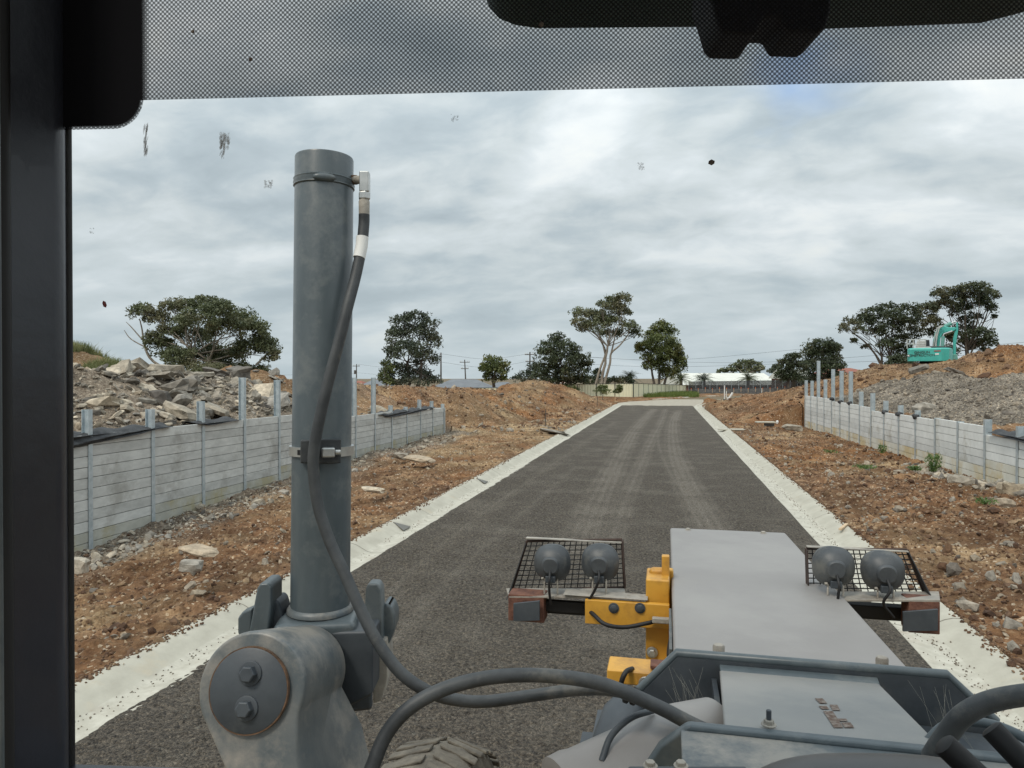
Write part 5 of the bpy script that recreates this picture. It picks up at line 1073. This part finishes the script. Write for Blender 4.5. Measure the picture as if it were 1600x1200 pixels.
# open channel panel on the hood's left flank
b = MB().prism([hoodpt(BX0 - .002, 2.5, -.05), hoodpt(BX0 - .002, 3.0, -.05), hoodpt(BX0 - .002, 3.0, -.33), hoodpt(BX0 - .002, 2.5, -.33)], (-.01, 0, 0)); b.build('side_plate', GPC, gr)
def B3(px, py, Y, d): return CY(px, py, Y)
def ybox(x0, x1, y0, y1, Y, dep, name, m, parent=gr, bev=.008):
    a = CY(x0, y0, Y); c = CY(x1, y1, Y); return MB().box(((a.x + c.x) / 2, Y + dep / 2, (a.z + c.z) / 2), (abs(c.x - a.x), dep, abs(a.z - c.z)), ).build(name, m, parent, bevel=bev)
# yellow lamp brackets, left
br = ybox(1009, 1046, 905, 1050, 3.18, .20, 'lamp_bracket', YEL)
ybox(1014, 1042, 888, 912, 3.28, .05, 'bracket_plate', YEL, br, .02); ybox(1034, 1046, 869, 915, 3.26, .04, 'bracket_plate', YEL, br, .004); ybox(1028, 1052, 890, 1050, 3.34, .05, 'bracket_plate', YEL, br)
ybox(914, 1046, 937, 984, 3.12, .03, 'bracket_arm', YEL, br, .003)
for x in (959, 1000): bolt(CY(x, 950, 3.118), (0, -1, 0), .016, .012, GPD, br)
bolt(CY(1019, 1019, 3.175), (0, -1, 0), .017, .02, STEEL, br)
hose([(905, 945, 3.3), (925, 958, 3.12), (945, 975, 3.05), (975, 980, 3.04), (1010, 974, 3.04), (1022, 971, 3.05)], .009, 'lamp_harness', INK)
ybox(1019, 1046, 966, 976, 3.07, .03, 'harness_plug', DUST, br, .004)
hose([(1058, 972, 3.0), (1050, 1000, 2.95), (1047, 1025, 2.9), (1053, 1045, 2.85), (1050, 1060, 2.8)], .014, 'cable_bundle', INK)
lb = ybox(948, 1040, 1046, 1076, 2.32, .12, 'yellow_bracket', YEL, gr, .006); ybox(1016, 1042, 1040, 1048, 2.34, .06, 'plate_edge', RUSTR, lb, .003)
bolt(CY(1009, 1068, 2.318), (0, -1, 0), .016, .02, STEEL, lb)
MB().tube(smoothpath([CY(988, 1045, 2.34), CY(978, 1050, 2.28), CY(971, 1066, 2.27), CY(972, 1080, 2.30)]), .008, 10).build('cable_loop', INK, lb, smooth=60)
# lamps and their guards
GUARD = mat('dark_rusty_bar', (.02, .013, .011), (.07, .04, .03), 30, .8)
def lampset(side, cxs, cy, Y, tray, guard, box, slant, lensbox):
    t = MB().prism([CY(tray[0], tray[2], Y - .05), CY(tray[1], tray[2] + 1, Y - .05), CY(tray[1] - 2, tray[2] - 12, Y + .13), CY(tray[0] + 4 * side, tray[2] - 12, Y + .13)], (0, 0, -.010)).build('lamp_tray', DUST, gr, bevel=.002)
    MB().box(((CY(tray[0], 0, Y).x + CY(tray[1], 0, Y).x) / 2, Y + .10, CY((tray[0] + tray[1]) / 2, tray[2] + 18, Y + .1).z), (abs(CY(tray[0], 0, Y).x - CY(tray[1], 0, Y).x) * .82, .06, .05)).build('tray_rail', INK, t, bevel=.004)
    # guard
    g = [CY(*p, Y + .16) for p in guard]   # tl tr br bl
    b = MB(); fr_ = MB()
    for a, c in zip(g, g[1:] + g[:1]): fr_.tube([a, c], .007, 6)
    na, nv = 17, 10
    for i in range(1, na):
        t_ = i / na; b.tube([g[0].lerp(g[1], t_), g[3].lerp(g[2], t_)], .0029, 4)
    for i in range(1, nv):
        t_ = i / nv; b.tube([g[0].lerp(g[3], t_), g[1].lerp(g[2], t_)], .0029, 4)
    go = fr_.build('lamp_guard', GUARD, gr); b.build('grille', INK, go)
    s0, s1 = (g[0], g[3]) if side < 0 else (g[1], g[2]); MB().prism([s0, s1, s1 + Vector((-side * .01, -.16, .0)), s0.lerp(s1, .12) + Vector((-side * .002, -.03, 0))], (side * .004, 0, 0)).build('guard_cheek', INK, go)
    s0, s1 = (g[1], g[2]) if side < 0 else (g[0], g[3]); MB().prism([s0, s1, s1 + Vector((0, -.04, 0)), s0 + Vector((0, -.04, 0))], (-side * .004, 0, 0)).build('guard_cheek', GUARD, go)
    MB().box(((g[0].x + g[1].x) / 2, Y + .15, (g[0].z + g[1].z) / 2 + .004), (abs(g[1].x - g[0].x), .03, .004)).build('guard_lip', DUST, go)
    for i, cx_ in enumerate(cxs):
        c = CY(cx_, cy[i], Y); r = .079
        l = MB().lathe(c - Vector((0, .045, 0)), (0, 1, 0), [(-.012, r * .40), (-.008, r * .46), (0, r * .50), (.012, r * .78), (.030, r * .96), (.048, r * 1.03), (.052, r * 1.07), (.058, r * 1.07), (.066, r * 1.02), (.09, r)], 40, sq=1.18).build('headlight', LAMPB, gr, smooth=35)
        MB().lathe(c + Vector((0, .045, 0)), (0, 1, 0), [(0, r * .9), (.006, r * .85)], 32).build('lens', mat('lamp_glass', (.3, .32, .33), rough=.1) if not bpy.data.materials.get('lamp_glass') else bpy.data.materials['lamp_glass'], l, smooth=40)
        for sx in (-1, 1): MB().tube([c + Vector((sx * .028, -.02, -.06)), c + Vector((sx * .03, -.03, -.085)), Vector((c.x + sx * .03, Y - .03, t_z(tray, Y)))], .004, 6).build('lamp_stem', DUST, l)
        MB().box(c + Vector((0, -.035, -.062)), (.045, .035, .03)).build('lamp_foot', GPD, l, bevel=.004); MB().lathe(c + Vector((-.033, -.035, -.062)), (-1, 0, 0), [(0, .006), (.010, .006)], 6).build('wing_nut', DUST, l)
        q = smoothpath([c + Vector((0, -.055, -.02)), c + Vector((.002, -.085, -.055)), c + Vector((-.01 * (i * 2 - 0), -.075, -.11)), c + Vector((.005 - .06 * i * (1 if side < 0 else -.3), -.06, -.17))]); MB().tube(q, .0058, 8).build('lamp_cable', INK, l, smooth=60)
    # indicator box on the outer end
    bx = ybox(*lensbox, Y - .05, .10, 'indicator_housing', RUSTR, gr, .004)
    x0, x1, y0, y1 = box; MB().prism([CY(x0, y0 + 4, Y - .075), CY(x1, y0, Y - .09), CY(x1, y1 - 1, Y - .09), CY(x0, y1, Y - .075)], (0, .012, 0)).build('indicator_back', GPD, bx, bevel=.002)
def t_z(tray, Y): return CY((tray[0] + tray[1]) / 2, tray[2] - 4, Y).z
lampset(-1, (862.5, 937.5), (880, 879.5), 3.2, (795, 978, 931), [(823, 845.5), (972, 843), (976, 918), (800, 922)], (802, 843, 939, 971), None, (794, 850, 928, 974))
lampset(1, (1303, 1380.5), (886, 893), 3.2, (1290, 1469, 936), [(1260, 857), (1417, 859), (1448, 936), (1262, 934)], (1411, 1466, 952, 987), None, (1420, 1469, 938, 992))
ybox(850, 915, 938, 960, 3.2, .03, 'lamp_crossbar', INK, gr, .004); ybox(1300, 1420, 948, 972, 3.3, .04, 'lamp_crossbar', INK, gr, .004)
ybox(880, 1012, 930, 937, 3.13, .08, 'bracket_top', DUST, gr, .003)
# --- articulation saddle: two upright lips with the pan between them
lz = CY(1270, 1034, 2.15).z
def lip(Y, zt, xl, xr, wx, dn, name, m, th=.022):
    pts = [(xl, zt), (xr, zt), (xr + wx, zt - dn), (xr + wx * 1.6, zt - dn * 2.2), (xl - wx * 1.6, zt - dn * 2.2), (xl - wx, zt - dn)]
    o = MB().prism([Vector((x, Y, z)) for x, z in pts], (0, th, 0)).build(name, m, gr, bevel=.009, seg=4); return o
l1 = lip(2.135, lz, .036, .748, .12, .13, 'frame_lip', GPD)  # face lies in shadow; that shade is put into its darker colour
MB().tube(smoothpath([Vector((-.10, 2.145, lz - .145)), Vector((.03, 2.145, lz - .004)), Vector((.75, 2.145, lz - .004)), Vector((.87, 2.145, lz - .12))], 1), .013, 12).build('lip_edge', GP, l1, smooth=60)
for x in (.155, .61): bolt(Vector((x, 2.23, lz - .055)), (0, 0, 1), .018, .055, DUST, l1)
zfar, znear = CY(1252, 1062, 2.10).z, CY(1305, 1150, 1.58).z
b = MB().prism([Vector((.150, 2.13, zfar)), Vector((.572, 2.13, zfar)), Vector((.548, 1.56, znear)), Vector((.120, 1.56, znear))], (0, 0, -.012)); pan = b.build('frame_top_plate', mat('dusty_blue_grey_plate', (.21, .212, .208), (.255, .252, .242), 3, .45, .15, 240, c3=(.285, .275, .258), c3pos=.55, dist=.003, detail=9), gr, bevel=.006)
MB().prism([Vector((.150, 2.134, zfar + .012)), Vector((.572, 2.134, zfar + .012)), Vector((.572, 2.08, zfar - .004)), Vector((.150, 2.08, zfar - .004))], (0, 0, -.012)).build('weld_fillet', GP, pan, bevel=.003)
MB().box((.30, 1.85, zfar - .25), (1.1, .62, .02)).build('lower_plate', GPD, gr); MB().box((.135, 1.85, zfar - .14), (.014, .56, .22)).build('web_plate', GPD, gr); MB().box((.56, 1.85, zfar - .14), (.014, .56, .22)).build('web_plate', GPD, gr)  # dark plate added between the lips; cavity shade is put into its colour
MB().prism([Vector((.60, 2.12, zfar - .10)), Vector((.95, 2.12, zfar - .12)), Vector((.95, 1.7, zfar - .12)), Vector((.60, 1.7, zfar - .10))], (0, 0, -.01)).build('side_shelf', GPD, gr)
MB().prism([Vector((.10, 2.12, zfar - .13)), Vector((-.2, 2.12, zfar - .15)), Vector((-.2, 1.7, zfar - .15)), Vector((.10, 1.7, zfar - .13))], (0, 0, -.01)).build('side_shelf', GPD, gr)
l2 = lip(1.55, znear + .004, .045, .80, .06, .05, 'frame_lip', GP, .03)
MB().box((.42, 1.40, znear - .012), (.78, .30, .014)).build('near_plate', GPC, gr, bevel=.003)
# threaded stud and worn stencil patches on the plate
st = bolt(Vector((.155 + .06, 1.60, znear)), (0, 0, 1), .011, .012, DUST, gr, 'stud_nut'); MB().lathe(Vector((.215, 1.60, znear)), (0, 0, 1), [(0, .0055), (.030, .0055), (.032, .005)], 10).build('stud', GPD, st)
STN = mat('worn_brown_stencil', (.10, .055, .035), (.24, .20, .17), 90, .8, lo=.42, hi=.62)
def onplate(px, py, dz=.0018):
    lo, hi = 1.5, 2.2
    for _ in range(40):
        Y = (lo + hi) / 2; p = CY(px, py, Y); zpl = zfar + (znear - zfar) * (2.13 - Y) / .57
        if p.z > zpl: lo = Y
        else: hi = Y
    p.z = zpl + dz; return p
b = MB()
for (x0, y0, x1, y1, wd) in ((1273, 1092, 1281, 1100, 12), (1296, 1102, 1301, 1111, 12), (1279, 1104, 1284, 1109, 12), (1286, 1112, 1303, 1138, 15), (1309, 1124, 1312, 1128, 13), (1314, 1130, 1320, 1138, 15)):
    q = [onplate(x0, y0), onplate(x0 + wd, y0), onplate(x1 + wd, y1), onplate(x1, y1)]; b.add(q, [(0, 1, 2, 3)])
b.build('stencil_marks', STN, pan)
# cobweb-grey tube and dark hub at the lower left of the saddle
MB().lathe(CD(1130, 1150, 1.85), CD(960, 1245, 1.72) - CD(1130, 1150, 1.85), [(0, .10), (.1, .125), (.40, .14), (.42, .145), (.46, .145), (.47, .12)], 40).build('swing_tube', GPT, gr, smooth=35)
MB().lathe(CD(975, 1120, 2.0), CD(955, 1180, 1.9) - CD(975, 1120, 2.0), [(-.03, .05), (0, .062), (.12, .062), (.14, .05)], 30).build('hub', GPD, gr, smooth=40)
MB().tube(smoothpath([CD(940, 1190, 1.66), CD(955, 1150, 1.70), CD(985, 1122, 1.74), (CD(1020, 1110, 1.8))]), .008, 10).build('tube_rim', GPD, gr, smooth=60)
cam_box(1085, 1232, 1.15, .20, .02, .10, 'cab_ledge', GPD, bev=.004)
for x in (1016, 1064): bolt(CD(x, 1197, 1.12), (0, 0, 1), .008, .008, DUST, gr)
# --- cab: pillar, windscreen, visor, dash and levers
PIL = [CD(-60, 600, .52), CD(-2, 600, .55), CD(103, 600, .60), CD(107, 600, .62), CD(104, 600, .68), CD(-60, 600, .70)]
PIL = [Vector((p.x, p.y, 1.4)) for p in PIL]
pil = MB().prism(PIL, (0, 0, 2.1)).build('cab_pillar', CABP, gr, bevel=.010, seg=4)
q0 = CD(2, 600, .545); MB().tube([Vector((q0.x, q0.y, 1.4)), Vector((q0.x, q0.y, 3.5))], .007, 12).build('door_seal', INK, pil, smooth=60)
q0 = CD(-3, 600, .53); MB().tube([Vector((q0.x, q0.y, 1.4)), Vector((q0.x, q0.y, 3.5))], .0025, 12).build('door_trim', GP, pil, smooth=60)
q0 = CD(106, 600, .613); MB().tube([Vector((q0.x, q0.y, 1.4)), Vector((q0.x, q0.y, 3.5))], .004, 10).build('glazing_bead', INK, pil, smooth=60)
# windscreen plane
wa = CD(225, 600, .60); wb = CD(1600, 600, .557); wx = (wb - wa); wx.z = 0; wx.normalize(); wy = Vector((-wx.y, wx.x, 0))
def onglass(px, py):
    dr = CD(px, py, 1.0) - Vector((0, 0, H)); n_ = wy; t_ = (wa - Vector((0, 0, H))).dot(n_) / dr.dot(n_); p = dr * t_ + Vector((0, 0, H)); return ((p - wa).dot(wx), p.z - H)
glass = bpy.data.materials.new('clear_pane'); glass.use_nodes = True; gt = glass.node_tree; gt.nodes.clear(); o1 = gt.nodes.new('ShaderNodeOutputMaterial'); tb = gt.nodes.new('ShaderNodeBsdfTransparent'); tb.inputs[0].default_value = (1, 1, 1, 1); gt.links.new(tb.outputs[0], o1.inputs[0])
def wpt(u, z): return wa + wx * u + Vector((0, 0, H - wa.z + z))
ws = MB().prism([wpt(-.22, -.40), wpt(.95, -.40), wpt(.95, .45), wpt(-.22, .45)], wy * .004).build('windscreen', glass, gr)
# printed black dots along the top edge, solid black in the corner
uL, zL = onglass(225, 158); uR, zR = onglass(1600, 124.5); uC, zC = onglass(219, 194)
slope = (zR - zL) / (uR - uL)
fm = bpy.data.materials.new('printed_dots'); fm.use_nodes = True; t = fm.node_tree; t.nodes.clear()
def fn(op, *a):
    n_ = t.nodes.new('ShaderNodeMath'); n_.operation = op
    for i, v_ in enumerate(a):
        if isinstance(v_, (int, float)): n_.inputs[i].default_value = v_
        else: t.links.new(v_, n_.inputs[i])
    return n_.outputs[0]
tcn = t.nodes.new('ShaderNodeTexCoord'); sp = t.nodes.new('ShaderNodeSeparateXYZ'); t.links.new(tcn.outputs['Object'], sp.inputs[0])
U_, V_ = sp.outputs[0], sp.outputs[2]; pch = .0038; kk = 2 * math.pi / pch
f_ = fn('ADD', fn('COSINE', fn('MULTIPLY', fn('ADD', U_, V_), kk)), fn('COSINE', fn('MULTIPLY', fn('SUBTRACT', U_, V_), kk)))
# distance outside the rounded black corner panel
hx, hz_, rr_ = (uC + .5) , .5, .022
qx = fn('SUBTRACT', fn('ABSOLUTE', fn('ADD', U_, .5)), hx - rr_); qz = fn('SUBTRACT', fn('ABSOLUTE', fn('SUBTRACT', V_, zC + hz_)), hz_ - rr_)
ds = fn('SUBTRACT', fn('SQRT', fn('ADD', fn('POWER', fn('MAXIMUM', qx, 0.0), 2.0), fn('POWER', fn('MAXIMUM', qz, 0.0), 2.0))), rr_)
thr = t.nodes.new('ShaderNodeMapRange'); t.links.new(ds, thr.inputs[0]); thr.inputs[1].default_value = 0.0; thr.inputs[2].default_value = .010; thr.inputs[3].default_value = 3.4; thr.inputs[4].default_value = .50
# below the band only the fringe of the corner panel is printed
zb_ = fn('ADD', fn('MULTIPLY', U_, slope), zL - slope * uL)
below = fn('GREATER_THAN', fn('SUBTRACT', zb_, V_), 0.0); thr2 = t.nodes.new('ShaderNodeMapRange'); t.links.new(ds, thr2.inputs[0]); thr2.inputs[1].default_value = 0.0; thr2.inputs[2].default_value = .008; thr2.inputs[3].default_value = 3.4; thr2.inputs[4].default_value = -3.0
thm = fn('ADD', fn('MULTIPLY', thr2.outputs[0], below), fn('MULTIPLY', thr.outputs[0], fn('SUBTRACT', 1.0, below)))
opn = t.nodes.new('ShaderNodeMapRange'); t.links.new(fn('SUBTRACT', f_, thm), opn.inputs[0]); opn.inputs[1].default_value = -1.0; opn.inputs[2].default_value = 1.0
tr = t.nodes.new('ShaderNodeBsdfTransparent'); df = t.nodes.new('ShaderNodeBsdfDiffuse'); df.inputs[0].default_value = (.012, .012, .014, 1); mxn = t.nodes.new('ShaderNodeMixShader'); oo = t.nodes.new('ShaderNodeOutputMaterial')
opn.inputs[3].default_value = .10; opn.inputs[4].default_value = .60; fin = fn('MULTIPLY', opn.outputs[0], fn('MINIMUM', fn('MAXIMUM', fn('MULTIPLY', fn('SUBTRACT', 2.6, thm), .8), 0.0), 1.0)); lowc = fn('MULTIPLY', below, fn('GREATER_THAN', 0.0, thm)); fin = fn('MAXIMUM', fin, lowc); t.links.new(fin, mxn.inputs[0]); t.links.new(df.outputs[0], mxn.inputs[1]); t.links.new(tr.outputs[0], mxn.inputs[2]); t.links.new(mxn.outputs[0], oo.inputs[0])
V = []; zl0 = zC - .012
def fr_mesh():
    # lattice axes: object space x along the glass, z up
    me = bpy.data.meshes.new('frit_band'); zt = .44
    ur = .93; uk = uC + .012
    pts = [(-.2, 0, zt), (-.2, 0, zl0), (uk, 0, zl0), (uk, 0, zL + slope * (uk - uL)), (ur, 0, zL + slope * (ur - uL)), (ur, 0, zt)]
    me.from_pydata(pts, [], [(0, 1, 2, 3), (0, 3, 4, 5)]); me.materials.append(fm); o = bpy.data.objects.new('frit_band', me); COL.objects.link(o)
    m4 = Matrix((wx, wy, Vector((0, 0, 1)))).transposed().to_4x4(); m4.translation = Vector((wa.x, wa.y, H)) - wy * .002 - wloc(ws); o.matrix_local = m4; o.parent = ws; o.matrix_parent_inverse = Matrix(); o.matrix_local = m4; return o
fr_mesh()
# squashed insects and dried drops on the glass
INS = mat('insect_remains', (.03, .015, .01), (.10, .08, .06), 200, .8)
SMR = mat('dried_smear', (.16, .15, .13), (.3, .28, .26), 300, .8); SMR.node_tree.nodes['Principled BSDF'].inputs['Alpha'].default_value = .17
def speck(px, py, w, h, ang=0.0, m=INS, n=1):
    g = random.Random(int(px * 7 + py)); b = MB(); V0, F0 = ICO[0]
    for i in range(n):
        u, z = onglass(px + g.uniform(-w, w) * (n > 1) * .5, py + g.uniform(-h, h) * (n > 1) * .5); s_ = 1 if n == 1 else g.uniform(.15, .35); ca, sa = math.cos(ang), math.sin(ang); k = .6 / F * .5
        b.add([wpt(u, z) - wy * .004 + wx * ((x * w * ca - zz * h * sa) * k * s_) + Vector((0, 0, (x * w * sa + zz * h * ca) * k * s_)) - wy * y * .0006 for x, y, zz in V0], [tuple(int(i) for i in f) for f in F0])
    b.build('insect_splat', m, ws)
speck(1110, 256, 11, 9); speck(395, 96, 7, 7); speck(305, 53, 6, 6); speck(168, 476, 7, 12, .4, mat('red_insect', (.12, .02, .015))); speck(846, 42, 9, 9)
speck(354, 222, 14, 24, -.5, SMR, n=60); speck(351, 236, 8, 26, -.3, SMR, n=40); speck(232, 220, 6, 44, -.2, SMR, n=60); speck(422, 290, 12, 12, 0, SMR, n=30); speck(1001, 262, 10, 11, -.6, SMR, n=24); speck(712, 187, 12, 11, 0, SMR, n=16); speck(148, 362, 8, 8, 0, SMR, n=12)
# roof, visor and wiper motor
MB().box((.38, -.10, 3.62), (1.7, 1.75, .08)).build('cab_roof', INK, gr, bevel=.02)
def outp(px, py, d): return CD(px, py, d)
vd = 1.05
vis = MB().prism([outp(a, b_, vd) for a, b_ in ((752, -60), (757, -5), (765, 15), (780, 31), (805, 41), (840, 46), (1085, 44), (1262, 48), (1530, 38), (1570, 28), (1600, 20), (1800, 14), (1800, -60))], (CD(800, 600, .95) - CD(800, 600, 1.05))).build('roof_visor', mat('dark_green_visor', (.022, .055, .048), (.035, .075, .065), 5, .5), gr, bevel=.004)
wmd = .78
MB().prism([outp(a, b_, wmd) for a, b_ in ((1082, -60), (1080, 30), (1086, 44), (1091, 60), (1098, 84), (1108, 94), (1152, 95), (1160, 78), (1165, 70), (1188, 70), (1193, 78), (1200, 91), (1244, 92), (1254, 84), (1261, 62), (1263, -60))], (CD(800, 600, .72) - CD(800, 600, .78))).build('wiper_motor', INK, gr, bevel=.004)
# bottom frame, dash, levers
zb2 = onglass(200, 1207)[1]; MB().box(wpt(.30, zb2 - .06) + wy * .0, (1.1, .03, .12), rz=math.atan2(wx.y, wx.x)).build('windscreen_sill', CABP, gr, bevel=.006)
V0, F0 = ICO[1]; v3, f3 = ico(4); cc = CD(1410, 1300, .70); b = MB(); m3 = Matrix.Rotation(YAW - .03, 3, 'Z')
b.add([cc + m3 @ Vector((math.copysign(abs(x) ** .7, x) * .165, y * .10, z * .058)) for x, y, z in v3], [tuple(int(i) for i in f) for f in f3]); b.build('dash_cowl', mat('dash_plastic', (.05, .05, .052), (.075, .075, .075), 4, .38), gr, smooth=60)
def lever(p, q, r): 
    a = CD(*p); c = CD(*q); return MB().tube([a, a.lerp(c, .03), a.lerp(c, .5), c], [r * .7, r, r, r], 12).build('control_lever', INK, gr, smooth=50)
lever((1472, 1160, .62), (1580, 1262, .60), .0105); lever((1546, 1136, .66), (1660, 1255, .62), .0105)

# old cobwebs in the corners of the saddle
WEB = mat('cobweb_silk', (.25, .24, .20), (.4, .38, .32), 40, .9)
gw = random.Random(4)
def web(c1_, c2_, n_, nm):
    b = MB()
    for i in range(n_):
        p = c1_ + Vector((gw.uniform(-.06, .06), gw.uniform(-.02, .02), gw.uniform(-.05, .03))); q = c2_ + Vector((gw.uniform(-.07, .07), gw.uniform(-.05, .05), gw.uniform(-.04, .04)))
        b.tube([p, p.lerp(q, .5) - Vector((0, 0, gw.uniform(0, .02))), q], .0002, 3, caps=False)
    b.build('cobweb', WEB, l1)
web(Vector((.05, 2.12, lz - .06)), Vector((.11, 1.9, zfar - .10)), 18, 'a'); web(Vector((.70, 2.12, lz - .05)), Vector((.66, 1.85, zfar - .09)), 12, 'b')
